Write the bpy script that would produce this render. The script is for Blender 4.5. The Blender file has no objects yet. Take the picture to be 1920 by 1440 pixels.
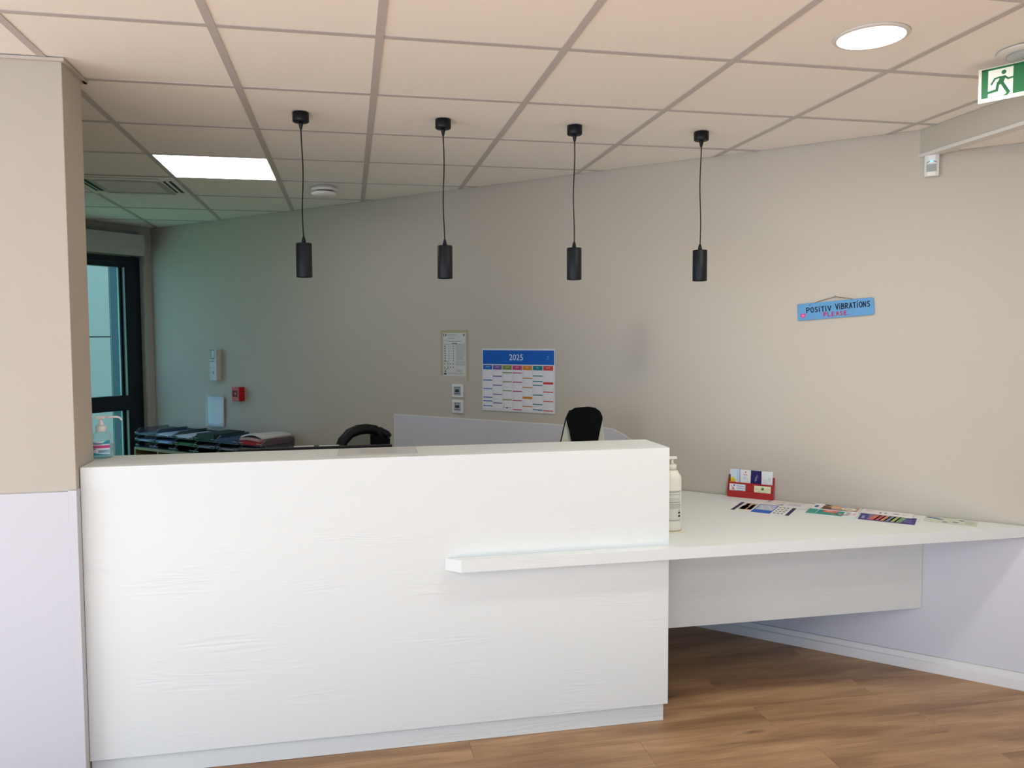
import bpy, bmesh, math, random
from math import sin, cos, pi, radians
from mathutils import Matrix, Vector
random.seed(7)
S = bpy.context.scene
COL = S.collection

# ---------------------------------------------------------------- camera
cam_d = bpy.data.cameras.new('camera'); cam = bpy.data.objects.new('camera', cam_d); COL.objects.link(cam)
YAW, PIT, ROLL = 0.1936, -0.0559, -0.0049
f = Vector((sin(YAW)*cos(PIT), cos(YAW)*cos(PIT), sin(PIT)))
r0 = Vector((cos(YAW), -sin(YAW), 0)); u0 = r0.cross(f)
r = cos(ROLL)*r0 + sin(ROLL)*u0; u = -sin(ROLL)*r0 + cos(ROLL)*u0
mw = Matrix(((r.x, u.x, -f.x, .4853), (r.y, u.y, -f.y, -2.5616), (r.z, u.z, -f.z, 1.5925), (0, 0, 0, 1)))
cam.matrix_world = mw
cam_d.sensor_fit = 'HORIZONTAL'; cam_d.sensor_width = 36.0; cam_d.lens = 1474.6/1920*36
cam_d.shift_x = 16.45/1920; cam_d.shift_y = -5.9/1920
cam_d.clip_start = .05; cam_d.clip_end = 200
S.camera = cam

# ---------------------------------------------------------------- world, sun, daylight, exposure
wd = bpy.data.worlds.new('sky'); S.world = wd; wd.use_nodes = True
bg = wd.node_tree.nodes['Background']; bg.inputs[0].default_value = (.42, .65, 1, 1); bg.inputs[1].default_value = 2.4
def sun(dirn, strength, col):
    l = bpy.data.lights.new('sun', 'SUN'); l.energy = strength; l.angle = radians(1); l.color = col
    o = bpy.data.objects.new('sun', l); COL.objects.link(o)
    o.rotation_euler = Vector(dirn).to_track_quat('-Z', 'Y').to_euler()
sun((.55, 1.42, -1), 30.0, (.88, .95, 1))
def area(name, loc, dirn, sx, sy, power, col):
    l = bpy.data.lights.new(name, 'AREA'); l.shape = 'RECTANGLE'; l.size = sx; l.size_y = sy; l.energy = power; l.color = col
    o = bpy.data.objects.new(name, l); COL.objects.link(o); o.location = loc
    o.rotation_euler = Vector(dirn).to_track_quat('-Z', 'Y').to_euler()
    return o
area('daylight_left', (-4.5, -2.1, 1.2), (1, .1, -.12), 2.9, 1.9, 104, (.90, .965, 1))
area('door_sky_fill', (-2.98, 3.98, 1.35), (.99, .08, .0), 1.2, 1.9, 22, (.52, .74, 1))  # added area light, unseen, strengthens the sky light through the door
ENV = dict(office_panel=7.5, down=6.0, dpow=16)
S.view_settings.view_transform = 'Standard'; S.view_settings.look = 'None'
S.view_settings.gamma = 1; S.view_settings.use_curve_mapping = False; S.view_settings.exposure = 0.0

# ---------------------------------------------------------------- materials
def lin(c): c /= 255.; return c/12.92 if c <= .04045 else ((c+.055)/1.055)**2.4
def rgb(c): return (lin(c[0]), lin(c[1]), lin(c[2]), 1)
MC = {}
def mat(name, c, rough=.6, spec=.4, metal=0, noise=0, nscale=40, bump=0, emit=0, stretch=None, coat=0):
    if name in MC: return MC[name]
    m = bpy.data.materials.new(name); m.use_nodes = True; MC[name] = m
    nt = m.node_tree; b = nt.nodes['Principled BSDF']
    b.inputs['Base Color'].default_value = rgb(c); b.inputs['Roughness'].default_value = rough
    b.inputs['Specular IOR Level'].default_value = spec; b.inputs['Metallic'].default_value = metal
    if coat: b.inputs['Coat Weight'].default_value = coat
    if emit:
        b.inputs['Emission Color'].default_value = rgb(c); b.inputs['Emission Strength'].default_value = emit
    if noise or bump:
        tc = nt.nodes.new('ShaderNodeTexCoord'); n = nt.nodes.new('ShaderNodeTexNoise')
        n.inputs['Scale'].default_value = nscale; n.inputs['Detail'].default_value = 4
        mp = nt.nodes.new('ShaderNodeMapping'); nt.links.new(tc.outputs['Object'], mp.inputs[0]); nt.links.new(mp.outputs[0], n.inputs[0])
        if stretch: mp.inputs['Scale'].default_value = stretch
        if noise:
            mx = nt.nodes.new('ShaderNodeMix'); mx.data_type = 'RGBA'
            mx.inputs[6].default_value = rgb([x*(1-noise) for x in c]); mx.inputs[7].default_value = rgb([min(255, x*(1+noise*.6)) for x in c])
            nt.links.new(n.outputs[0], mx.inputs[0]); nt.links.new(mx.outputs[2], b.inputs['Base Color'])
        if bump:
            bp = nt.nodes.new('ShaderNodeBump'); bp.inputs['Strength'].default_value = bump; bp.inputs['Distance'].default_value = .002
            nt.links.new(n.outputs[0], bp.inputs['Height']); nt.links.new(bp.outputs[0], b.inputs['Normal'])
    return m
def clearmat(name, c, alpha, rough=.1, tint=None):
    if name in MC: return MC[name]
    m = bpy.data.materials.new(name); m.use_nodes = True; MC[name] = m
    nt = m.node_tree; b = nt.nodes['Principled BSDF']; out = nt.nodes['Material Output']
    b.inputs['Base Color'].default_value = rgb(c); b.inputs['Roughness'].default_value = rough; b.inputs['Specular IOR Level'].default_value = .6
    t = nt.nodes.new('ShaderNodeBsdfTransparent'); t.inputs[0].default_value = rgb(tint or (255, 255, 255))
    mx = nt.nodes.new('ShaderNodeMixShader'); fr = nt.nodes.new('ShaderNodeLayerWeight'); fr.inputs[0].default_value = .25
    ma = nt.nodes.new('ShaderNodeMath'); ma.operation = 'MULTIPLY_ADD'; ma.inputs[1].default_value = .5; ma.inputs[2].default_value = alpha
    ma.use_clamp = True
    nt.links.new(fr.outputs['Facing'], ma.inputs[0]); nt.links.new(ma.outputs[0], mx.inputs[0])
    nt.links.new(t.outputs[0], mx.inputs[1]); nt.links.new(b.outputs[0], mx.inputs[2]); nt.links.new(mx.outputs[0], out.inputs[0])
    return m
def woodwhite():
    # white ash-look laminate, fine horizontal grain in relief
    m = mat('white_wood_laminate', (226, 231, 229), .38, .5)
    nt = m.node_tree; b = nt.nodes['Principled BSDF']
    tc = nt.nodes.new('ShaderNodeTexCoord'); mp = nt.nodes.new('ShaderNodeMapping'); mp.inputs['Scale'].default_value = (1.1, 6, 13)
    n1 = nt.nodes.new('ShaderNodeTexNoise'); n1.inputs['Scale'].default_value = 1.0; n1.inputs['Detail'].default_value = 3; n1.inputs['Distortion'].default_value = .5
    w = nt.nodes.new('ShaderNodeMath'); w.operation = 'MULTIPLY'; w.inputs[1].default_value = 60
    s = nt.nodes.new('ShaderNodeMath'); s.operation = 'SINE'
    n2 = nt.nodes.new('ShaderNodeTexNoise'); n2.inputs['Scale'].default_value = 1.6
    m2 = nt.nodes.new('ShaderNodeMapping'); m2.inputs['Scale'].default_value = (1.5, 4, 5)
    mu = nt.nodes.new('ShaderNodeMath'); mu.operation = 'MULTIPLY'
    rp = nt.nodes.new('ShaderNodeValToRGB'); rp.color_ramp.elements[0].position = .5; rp.color_ramp.elements[1].position = .68
    L = nt.links.new
    L(tc.outputs['Object'], mp.inputs[0]); L(mp.outputs[0], n1.inputs[0]); L(n1.outputs[0], w.inputs[0]); L(w.outputs[0], s.inputs[0])
    L(tc.outputs['Object'], m2.inputs[0]); L(m2.outputs[0], n2.inputs[0]); L(n2.outputs[0], rp.inputs[0])
    L(s.outputs[0], mu.inputs[0]); L(rp.outputs[0], mu.inputs[1])
    bp = nt.nodes.new('ShaderNodeBump'); bp.inputs['Strength'].default_value = .3; bp.inputs['Distance'].default_value = .0011
    L(mu.outputs[0], bp.inputs['Height']); L(bp.outputs[0], b.inputs['Normal'])
    return m
def floorwood():
    m = bpy.data.materials.new('brown_oak_plank'); m.use_nodes = True; nt = m.node_tree; b = nt.nodes['Principled BSDF']; L = nt.links.new
    tc = nt.nodes.new('ShaderNodeTexCoord'); oi = nt.nodes.new('ShaderNodeObjectInfo')
    ad = nt.nodes.new('ShaderNodeVectorMath'); ad.operation = 'ADD'
    cb = nt.nodes.new('ShaderNodeCombineXYZ'); ml = nt.nodes.new('ShaderNodeMath'); ml.operation = 'MULTIPLY'; ml.inputs[1].default_value = 37.
    L(oi.outputs['Random'], ml.inputs[0]); L(ml.outputs[0], cb.inputs[0]); L(ml.outputs[0], cb.inputs[1])
    L(tc.outputs['Object'], ad.inputs[0]); L(cb.outputs[0], ad.inputs[1])
    def noise(scale, sc, det, dist):
        mp = nt.nodes.new('ShaderNodeMapping'); mp.inputs['Scale'].default_value = scale
        n = nt.nodes.new('ShaderNodeTexNoise'); n.inputs['Scale'].default_value = sc; n.inputs['Detail'].default_value = det; n.inputs['Distortion'].default_value = dist
        L(ad.outputs[0], mp.inputs[0]); L(mp.outputs[0], n.inputs[0]); return n
    a = noise((.9, 7, 1), 1.4, 5, .6); g = noise((3, 60, 1), 2.2, 5, .3)
    rp = nt.nodes.new('ShaderNodeValToRGB'); e = rp.color_ramp.elements
    e[0].position = .28; e[0].color = rgb((126, 94, 66)); e[1].position = .72; e[1].color = rgb((190, 153, 114))
    k = e.new(.5); k.color = rgb((163, 126, 90))
    L(a.outputs[0], rp.inputs[0])
    rg = nt.nodes.new('ShaderNodeValToRGB'); rg.color_ramp.elements[0].position = .3; rg.color_ramp.elements[0].color = (.72, .7, .68, 1); rg.color_ramp.elements[1].position = .6
    L(g.outputs[0], rg.inputs[0])
    mx = nt.nodes.new('ShaderNodeMix'); mx.data_type = 'RGBA'; mx.blend_type = 'MULTIPLY'; mx.inputs[0].default_value = .8
    L(rp.outputs[0], mx.inputs[6]); L(rg.outputs[0], mx.inputs[7])
    # knots
    vo = nt.nodes.new('ShaderNodeTexVoronoi'); vo.inputs['Scale'].default_value = 1; vm = nt.nodes.new('ShaderNodeMapping'); vm.inputs['Scale'].default_value = (1.1, 4.2, 1)
    L(ad.outputs[0], vm.inputs[0]); L(vm.outputs[0], vo.inputs[0])
    rk = nt.nodes.new('ShaderNodeValToRGB'); rk.color_ramp.elements[0].position = .015; rk.color_ramp.elements[0].color = (.35, .3, .28, 1); rk.color_ramp.elements[1].position = .07
    L(vo.outputs['Distance'], rk.inputs[0])
    m2 = nt.nodes.new('ShaderNodeMix'); m2.data_type = 'RGBA'; m2.blend_type = 'MULTIPLY'; m2.inputs[0].default_value = .8
    L(mx.outputs[2], m2.inputs[6]); L(rk.outputs[0], m2.inputs[7])
    # plank to plank tone
    hs = nt.nodes.new('ShaderNodeHueSaturation'); mr = nt.nodes.new('ShaderNodeMapRange'); mr.inputs[3].default_value = .95; mr.inputs[4].default_value = 1.04
    L(oi.outputs['Random'], mr.inputs[0]); L(mr.outputs[0], hs.inputs['Value']); L(m2.outputs[2], hs.inputs['Color']); L(hs.outputs[0], b.inputs['Base Color'])
    b.inputs['Roughness'].default_value = .42; b.inputs['Specular IOR Level'].default_value = .45
    bp = nt.nodes.new('ShaderNodeBump'); bp.inputs['Strength'].default_value = .3; bp.inputs['Distance'].default_value = .001
    L(g.outputs[0], bp.inputs['Height']); L(bp.outputs[0], b.inputs['Normal'])
    return m
WHITE_WOOD = woodwhite(); FLOOR = floorwood()
WALL = mat('beige_wall_paint', (191, 184, 172), .85, .2, bump=.06, nscale=220)
DADO = mat('pale_lilac_grey_panel', (206, 206, 213), .5, .3, bump=.03, nscale=150)
TILE = mat('off_white_ceiling_tile', (240, 236, 230), .9, .15, noise=.012, nscale=300, bump=.12)
GRID = mat('grey_white_ceiling_runner', (190, 184, 182), .55, .3)
TRIMW = mat('white_painted_metal', (216, 213, 208), .5, .4)
BASEB = mat('white_baseboard', (222, 221, 220), .45, .4)
BLACK = mat('black_lamp_metal', (9, 13, 21), .5, .35)
BLKPL = mat('black_plastic', (8, 9, 14), .55, .3)
BLKFAB = mat('black_fabric', (8, 11, 12), .9, .15, noise=.1, nscale=400)
WPL = mat('white_plastic', (226, 226, 222), .4, .5)
PAPER = mat('white_paper', (232, 232, 232), .8, .2)
NAVY = mat('dark_blue_black_frame', (12, 20, 38), .45, .5)
DARK = mat('dark_void', (30, 28, 26), .9, .1)
def flat(c): return mat('print_%02x%02x%02x' % tuple(int(x) for x in c), c, .6, .3)

# ---------------------------------------------------------------- mesh helpers
class MB:
    def __init__(s): s.v = []; s.f = []; s.m = []; s.sm = []
    def add(s, vs, fs, m=0, smooth=False):
        b = len(s.v); s.v += [tuple(v) for v in vs]
        for q in fs: s.f.append([b+i for i in q]); s.m.append(m); s.sm.append(smooth)
        return s
    def box(s, x0, x1, y0, y1, z0, z1, m=0, tf=None):
        vs = [(x, y, z) for x in (x0, x1) for y in (y0, y1) for z in (z0, z1)]
        if tf: vs = [tf @ Vector(v) for v in vs]
        return s.add(vs, [(0, 1, 3, 2), (4, 6, 7, 5), (0, 4, 5, 1), (2, 3, 7, 6), (0, 2, 6, 4), (1, 5, 7, 3)], m)
    def prism(s, poly, a, b, axis='z', m=0, smooth=False):
        # poly in (x,y) extruded z a..b ; axis 'y': poly is (x,z) extruded y ; axis 'x': poly is (y,z) extruded x
        ar = sum(poly[i][0]*poly[(i+1) % len(poly)][1]-poly[(i+1) % len(poly)][0]*poly[i][1] for i in range(len(poly)))
        if ar < 0: poly = poly[::-1]
        mk = {'z': lambda p, t: (p[0], p[1], t), 'y': lambda p, t: (p[0], t, p[1]), 'x': lambda p, t: (t, p[0], p[1])}[axis]
        n = len(poly); vs = [mk(p, a) for p in poly]+[mk(p, b) for p in poly]
        fs = [tuple(range(n-1, -1, -1)), tuple(range(n, 2*n))]+[(i, (i+1) % n, n+(i+1) % n, n+i) for i in range(n)]
        if axis == 'y': fs = [q[::-1] for q in fs]
        return s.add(vs, fs, m, smooth)
    def lathe(s, prof, cx=0, cy=0, n=32, m=0, sx=1, sy=1, smooth=True):
        vs = []; fs = []
        for (rr, z) in prof:
            for i in range(n): a = 2*pi*i/n; vs.append((cx+rr*sx*cos(a), cy+rr*sy*sin(a), z))
        for j in range(len(prof)-1):
            for i in range(n):
                k = (i+1) % n; fs.append((j*n+i, j*n+k, (j+1)*n+k, (j+1)*n+i))
        if prof[0][0] > 1e-6: fs.append(tuple(range(n-1, -1, -1)))
        if prof[-1][0] > 1e-6: fs.append(tuple((len(prof)-1)*n+i for i in range(n)))
        return s.add(vs, fs, m, smooth)
    def tube(s, path, rad, n=10, m=0, sq=None):
        path = [Vector(p) for p in path]; vs = []; fs = []
        up = Vector((0, 0, 1))
        rads = rad if isinstance(rad, (list, tuple)) else [rad]*len(path)
        pn = None
        for i, p in enumerate(path):
            t = (path[min(i+1, len(path)-1)]-path[max(i-1, 0)]).normalized()
            if pn is None: a = up if abs(t.z) < .9 else Vector((1, 0, 0)); nn = t.cross(a).normalized()
            else: nn = (pn-t*pn.dot(t)).normalized()
            pn = nn; bb = t.cross(nn)
            for k in range(n):
                an = 2*pi*k/n; q = p+nn*cos(an)*rads[i]+bb*sin(an)*rads[i]*(sq or 1); vs.append(q)
        for j in range(len(path)-1):
            for k in range(n):
                l = (k+1) % n; fs.append((j*n+k, j*n+l, (j+1)*n+l, (j+1)*n+k))
        fs.append(tuple(range(n-1, -1, -1))); fs.append(tuple((len(path)-1)*n+k for k in range(n)))
        return s.add(vs, fs, m, True)
    def grid(s, fn, nu, nv, m=0, thick=None, smooth=True):
        vs = [fn(i/nu, j/nv) for i in range(nu+1) for j in range(nv+1)]
        fs = [(i*(nv+1)+j, (i+1)*(nv+1)+j, (i+1)*(nv+1)+j+1, i*(nv+1)+j+1) for i in range(nu) for j in range(nv)]
        return s.add(vs, fs, m, smooth)
    def build(s, name, mats, parent=None, loc=(0, 0, 0), rz=0, bevel=0, solid=0, seg=2, fix=False):
        me = bpy.data.meshes.new(name); me.from_pydata(s.v, [], s.f)
        if not isinstance(mats, (list, tuple)): mats = [mats]
        for m in mats: me.materials.append(m)
        for p, mi, sm in zip(me.polygons, s.m, s.sm): p.material_index = mi; p.use_smooth = sm
        bm = bmesh.new(); bm.from_mesh(me)
        if fix or bevel: bmesh.ops.remove_doubles(bm, verts=bm.verts, dist=1e-5)
        if solid: bmesh.ops.solidify(bm, geom=bm.faces[:], thickness=solid)
        bmesh.ops.recalc_face_normals(bm, faces=bm.faces)
        if bevel:
            es = [e for e in bm.edges if len(e.link_faces) == 2 and e.calc_face_angle(0) > .6]
            bmesh.ops.bevel(bm, geom=es, offset=bevel, segments=seg, affect='EDGES', profile=.6)
        bm.to_mesh(me); bm.free(); me.update()
        o = bpy.data.objects.new(name, me); COL.objects.link(o); o.location = loc; o.rotation_euler = (0, 0, rz)
        if parent: o.parent = parent
        return o
def tag(o, label=None, cat=None, group=None, kind=None):
    if label: o['label'] = label
    if cat: o['category'] = cat
    if group: o['group'] = group
    if kind: o['kind'] = kind
    return o
def thing(name, label, cat, loc=(0, 0, 0), rz=0, group=None):
    o = bpy.data.objects.new(name, None); COL.objects.link(o); o.location = loc; o.rotation_euler = (0, 0, rz); o.empty_display_size = .05
    return tag(o, label, cat, group)
def struct(o): o['kind'] = 'structure'; return o
def copy_tree(o, parent=None):
    c = o.copy(); COL.objects.link(c); c.parent = parent
    for ch in [k for k in bpy.data.objects if k.parent == o]: copy_tree(ch, c)
    return c
def text_mesh(txt, size, align='CENTER', bold=0):
    cu = bpy.data.curves.new('t', 'FONT'); cu.body = txt; cu.size = size; cu.align_x = align; cu.align_y = 'CENTER'; cu.offset = bold; cu.resolution_u = 4
    o = bpy.data.objects.new('t', cu); COL.objects.link(o)
    dg = bpy.context.evaluated_depsgraph_get(); me = o.evaluated_get(dg).to_mesh()
    vs = [tuple(v.co) for v in me.vertices]; fs = [tuple(p.vertices) for p in me.polygons]
    o.evaluated_get(dg).to_mesh_clear(); bpy.data.objects.remove(o); bpy.data.curves.remove(cu)
    return vs, fs
class PR:
    """flat print: coloured shapes laid on a panel; plane 'v' = vertical facing -y (x,z), 'h' = horizontal facing up (x,y)"""
    def __init__(s, plane, base, step=.00012): s.p = plane; s.b = base; s.st = step; s.mb = MB(); s.mats = []; s.cols = []; s.k = 1
    def mi(s, c):
        c = tuple(c)
        if c not in s.cols: s.cols.append(c); s.mats.append(flat(c))
        return s.cols.index(c)
    def pt(s, x, y, k): return (x, s.b-k*s.st, y) if s.p == 'v' else (x, y, s.b+k*s.st)
    def poly(s, pts, c, k=1):
        ar = sum(pts[i][0]*pts[(i+1) % len(pts)][1]-pts[(i+1) % len(pts)][0]*pts[i][1] for i in range(len(pts)))
        if ar < 0: pts = pts[::-1]
        s.mb.add([s.pt(x, y, k) for x, y in pts], [tuple(range(len(pts)))], s.mi(c)); return s
    def rect(s, x0, x1, y0, y1, c, k=1): return s.poly([(x0, y0), (x1, y0), (x1, y1), (x0, y1)], c, k)
    def disc(s, cx, cy, r, c, k=1, ry=None, n=18): return s.poly([(cx+r*cos(2*pi*i/n), cy+(ry or r)*sin(2*pi*i/n)) for i in range(n)], c, k)
    def stroke(s, pts, w, c, k=1):
        for a, b in zip(pts[:-1], pts[1:]):
            dx, dy = b[0]-a[0], b[1]-a[1]; l = math.hypot(dx, dy) or 1e-6; nx, ny = -dy/l*w/2, dx/l*w/2; ex, ey = dx/l*w*.35, dy/l*w*.35
            s.poly([(a[0]-ex+nx, a[1]-ey+ny), (a[0]-ex-nx, a[1]-ey-ny), (b[0]+ex-nx, b[1]+ey-ny), (b[0]+ex+nx, b[1]+ey+ny)], c, k)
        return s
    def text(s, txt, x, y, size, c, k=2, rot=0, bold=0, align='CENTER'):
        vs, fs = text_mesh(txt, size, align, bold); cr, sr = cos(rot), sin(rot)
        s.mb.add([s.pt(x+v[0]*cr-v[1]*sr, y+v[0]*sr+v[1]*cr, k) for v in vs], fs, s.mi(c)); return s
    def lines(s, x0, x1, y0, y1, n, c, k=2, th=.35, rag=.3, rnd=random):
        h = (y1-y0)/n
        for i in range(n):
            e = x1-(x1-x0)*rag*rnd.random(); yy = y1-(i+.5)*h; s.rect(x0, e, yy-h*th/2, yy+h*th/2, c, k)
        return s
    def build(s, name, parent): return s.mb.build(name, s.mats, parent)

# ---------------------------------------------------------------- room geometry
ZC = 2.5366; ANG = radians(-43.469); OFF = 2.6398
D = Vector((cos(ANG), sin(ANG), 0)); N = Vector((-D.y, D.x, 0))
def W(uu, z=0, o=0): return N*(OFF-o)+D*uu+Vector((0, 0, z))      # a point at u along the slanted back wall, o in front of it
UL = -4.13                                                       # the left office wall
def clip(poly, a, b, c):                                         # keep a*x+b*y<=c
    out = []
    for i in range(len(poly)):
        p, q = poly[i], poly[(i+1) % len(poly)]; dp, dq = a*p[0]+b*p[1]-c, a*q[0]+b*q[1]-c
        if dp <= 0: out.append(p)
        if dp*dq < 0: t = dp/(dp-dq); out.append((p[0]+(q[0]-p[0])*t, p[1]+(q[1]-p[1])*t))
    return out
def region(poly, inset=.004):
    poly = clip(poly, N.x, N.y, OFF-.004-inset)
    if len(poly) > 2: poly = clip(poly, -D.x, -D.y, -UL)
    return poly
def area2(p): return abs(sum(p[i][0]*p[(i+1) % len(p)][1]-p[(i+1) % len(p)][0]*p[i][1] for i in range(len(p))))/2
YB = -4.45; XL = -4.6; XR = 6.5; XB = 3.10

# floor: a slab carrying the planks
def slab(x0, x1, y0, y1):
    p = clip([(x0, y0), (x1, y0), (x1, y1), (x0, y1)], N.x, N.y, OFF+.2); return clip(p, -D.x, -D.y, -UL+.28)
fl = struct(MB().prism(slab(-4.8, 6.7, -4.65, 6), -.12, -.009).build('floor', FLOOR))
PWD, PLN = .18, 1.24
meshp = None; n_pl = 0; nrow = 0
y = -2.95
while y < 4.6:
    off = (nrow*.47) % 1.0*PLN + (.443-.07*PLN)
    x = -5*PLN+off
    while x < 5.2:
        poly = region([(x, y), (x+PLN, y), (x+PLN, y+PWD), (x, y+PWD)], .002)
        keep = len(poly) > 2 and area2(poly) > .0002
        cxm, cym = x+PLN/2, y+PWD/2
        if keep and (cym < .9 and -3.4 < cxm < 5.0 and cym > -2.95 or cym >= .9 and cxm > -3.6):
            if cym < 1.0 or cxm > -2.2:
                g = .0004
                if area2(poly) > PLN*PWD*.999:
                    if meshp is None:
                        o = MB().box(-PLN/2+g, PLN/2-g, -PWD/2+g, PWD/2-g, -.008, 0).build('plank', FLOOR, fl, (cxm, cym, 0), bevel=.0006, seg=1); meshp = o.data
                    else:
                        o = bpy.data.objects.new('plank', meshp); COL.objects.link(o); o.location = (cxm, cym, 0); o.parent = fl
                else:
                    pp = [(px-cxm, py-cym) for px, py in poly]
                    o = MB().prism(pp, -.008, 0).build('plank', FLOOR, fl, (cxm, cym, 0))
                n_pl += 1
        x += PLN
    y += PWD; nrow += 1
print('planks', n_pl)
# the rest of the boards, beyond the frame, in one mesh
rest = MB(); y = -4.41
while y < -2.96:
    rest.box(-4.6, 6.4, y+.0005, min(y+PWD-.0005, -2.951), -.008, 0); y += PWD
rest.box(-4.6, -3.45, -2.95, .4, -.008, -.0002)
rs = rest.build('plank_area', FLOOR, fl); rs['kind'] = 'stuff'

# walls
wall_back = struct(MB().box(UL-.3, 6.9, 0, .2, 0, 2.9).build('wall_back', WALL, None, N*OFF, ANG))
# left office wall: perpendicular to the back wall, opening for the glazed door (s = distance from the back wall)
wl = MB()
SO0, SO1, ZO = .062, 1.75, 2.30
wl.box(UL-.28, UL, -SO0, 0, 0, 2.9); wl.box(UL-.28, UL, -SO1, -SO0, ZO, 2.9); wl.box(UL-.28, UL, -5.9, -SO1, 0, 2.9)
struct(wl.build('wall_office_left', WALL, None, N*OFF, ANG))
# partition with the column end beside the counter
CX = -.452
wf = struct(MB().box(-4.6, CX, .385, .583, 0, ZC-.001).build('wall_front_left', WALL, bevel=.002))
# lobby shell behind and beside the camera
wr = MB(); X0, X1, Z0, Z1 = -4.2, 1.9, .12, 2.36
wr.box(XL-.2, X0, YB-.2, YB, 0, 2.9); wr.box(X1, 2.1, YB-.2, YB, 0, 2.9); wr.box(5.3, XR+.3, YB-.2, YB, 0, 2.9); wr.box(2.1, 5.3, YB-.2, YB, 0, 2.9); wr.box(X0, X1, YB-.2, YB, 0, Z0); wr.box(X0, X1, YB-.2, YB, Z1, 2.9)
struct(wr.build('wall_rear', WALL))
w2 = MB(); w2.box(XL-.2, XL, YB, -3.45, 0, 2.9).box(XL-.2, XL, -.35, .385, 0, 2.9).box(XL-.2, XL, -3.45, -.35, 0, Z0).box(XL-.2, XL, -3.45, -.35, Z1, 2.9)
struct(w2.build('wall_lobby_left', WALL))
struct(MB().box(XR, XR+.2, YB, -2.3, 0, 2.9).build('wall_right', WALL))
def mullioned(name, loc, rz, w, z0, z1, npan):
    o = MB(); t = .05
    o.box(-w/2, w/2, -.03, .03, z0, z0+t); o.box(-w/2, w/2, -.03, .03, z1-t, z1)
    for i in range(npan+1):
        x = -w/2+w*i/npan; x = min(max(x, -w/2+t/2), w/2-t/2); o.box(x-t/2, x+t/2, -.03, .03, z0+t, z1-t)
    return struct(o.build(name, NAVY, None, loc, rz))
mullioned('window_2', ((X0+X1)/2, YB-.12, 0), 0, X1-X0, Z0, Z1, 4)
mullioned('window_3', (XL-.12, -1.9, 0), pi/2, 3.1, Z0, Z1, 3)

# ceiling: void slab, runners, tiles, each its own part
ce = struct(MB().prism(slab(-4.8, 6.7, -4.65, 6), 2.9, 3.0).build('ceiling', DARK))
XS = [-4.709, -4.109, -3.509, -2.909, -2.309, -1.709, -1.109, -.508, .0906, .5962, 1.2, 1.8017, 2.4017, 2.999, XB]
YS = [.6*k for k in range(-10, 9)]
HR, HX = .0125, .0135
SPECIAL = {(7, 3): 'panel', (6, 4): 'ac'}
def addtile(poly, z, parent, name='ceiling_tile'):
    cx = sum(p[0] for p in poly)/len(poly); cy = sum(p[1] for p in poly)/len(poly)
    return MB().prism([(p[0]-cx, p[1]-cy) for p in poly], 0, .015).build(name, TILE, parent, (cx, cy, z))
def office_ok(poly): return region(poly)
for i in range(len(XS)-1):
    for k in range(len(YS)-1):
        key = (i, int(round(YS[k]/.6)))
        x0, x1, y0, y1 = XS[i]+HX-.001, XS[i+1]-HX+.001, YS[k]+HR-.001, YS[k+1]-HR+.001
        if i == len(XS)-2: x1 = XB-.004
        if y0 < YB: y0 = YB+.004
        if y1 < y0: continue
        poly = region([(x0, y0), (x1, y0), (x1, y1), (x0, y1)])
        if len(poly) < 3 or area2(poly) < .0006 or SPECIAL.get(key): continue
        if (i, key[1]) == (-1, 0): continue
        addtile(poly, ZC+.003, ce)
def strip(x0, x1, y0, y1, z, parent, name, inset=0, zt=.02):
    poly = region([(x0, y0), (x1, y0), (x1, y1), (x0, y1)])
    if len(poly) < 3 or area2(poly) < 1e-4: return
    cx = sum(p[0] for p in poly)/len(poly); cy = sum(p[1] for p in poly)/len(poly)
    MB().prism([(p[0]-cx, p[1]-cy) for p in poly], 0, zt).build(name, GRID, parent, (cx, cy, z))
for x in XS[1:-1]: strip(x-HX, x+HX, YB+.01, 5.4, ZC, ce, 'main_runner')
for yy in YS:
    if yy < YB: continue
    for i in range(len(XS)-1):
        x0, x1 = XS[i]+HX+.0005, XS[i+1]-HX-.0005
        if i == len(XS)-2: x1 = XB-.004
        strip(x0, x1, yy-HR, yy+HR, ZC+.0005, ce, 'cross_runner', zt=.018)
# the lower ceiling beyond the bulkhead, and the bulkhead itself
ZL = 2.425
bulk = struct(MB().box(XB, XB+.03, YB, .72, ZL+.004, 2.9).build('wall_bulkhead', WALL))
struct(MB().box(XB-.006, XB+.05, YB, .70, ZL-.012, ZL+.003).build('trim_1', TRIMW, bevel=.001))
ce2 = struct(MB().box(XB+.03, 6.7, YB, .72, 2.75, 2.8).build('ceiling.001', DARK))
xs2 = [XB+.05+.6*k for k in range(7)]
for i in range(6):
    for k in range(len(YS)-1):
        x0, x1, y0, y1 = xs2[i]+.012, min(xs2[i+1]-.012, XR-.01), YS[k]+HR, YS[k+1]-HR
        if y0 < YB: continue
        poly = region([(x0, y0), (x1, y0), (x1, y1), (x0, y1)])
        if len(poly) > 2 and area2(poly) > .002: addtile(poly, ZL+.003, ce2)
for x in xs2[1:]: strip(x-.012, x+.012, YB, 1, ZL, ce2, 'main_runner')
for yy in YS:
    if yy > YB: 
        for i in range(6): strip(xs2[i]+.0125, xs2[i+1]-.0125, yy-HR, yy+HR, ZL, ce2, 'cross_runner')
# perimeter angles round the column head
tr = MB(); tr.box(-4.6, CX+.012, .371, .3849, ZC-.011, ZC-.0005); tr.box(CX+.0002, CX+.012, .385, .62, ZC-.011, ZC-.0005); tr.box(CX-.3, CX+.012, .5832, .62, ZC-.011, ZC-.0005)
struct(tr.build('trim_2', mat('beige_perimeter_angle', (196, 188, 178), .6), bevel=.0006, seg=1))

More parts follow.
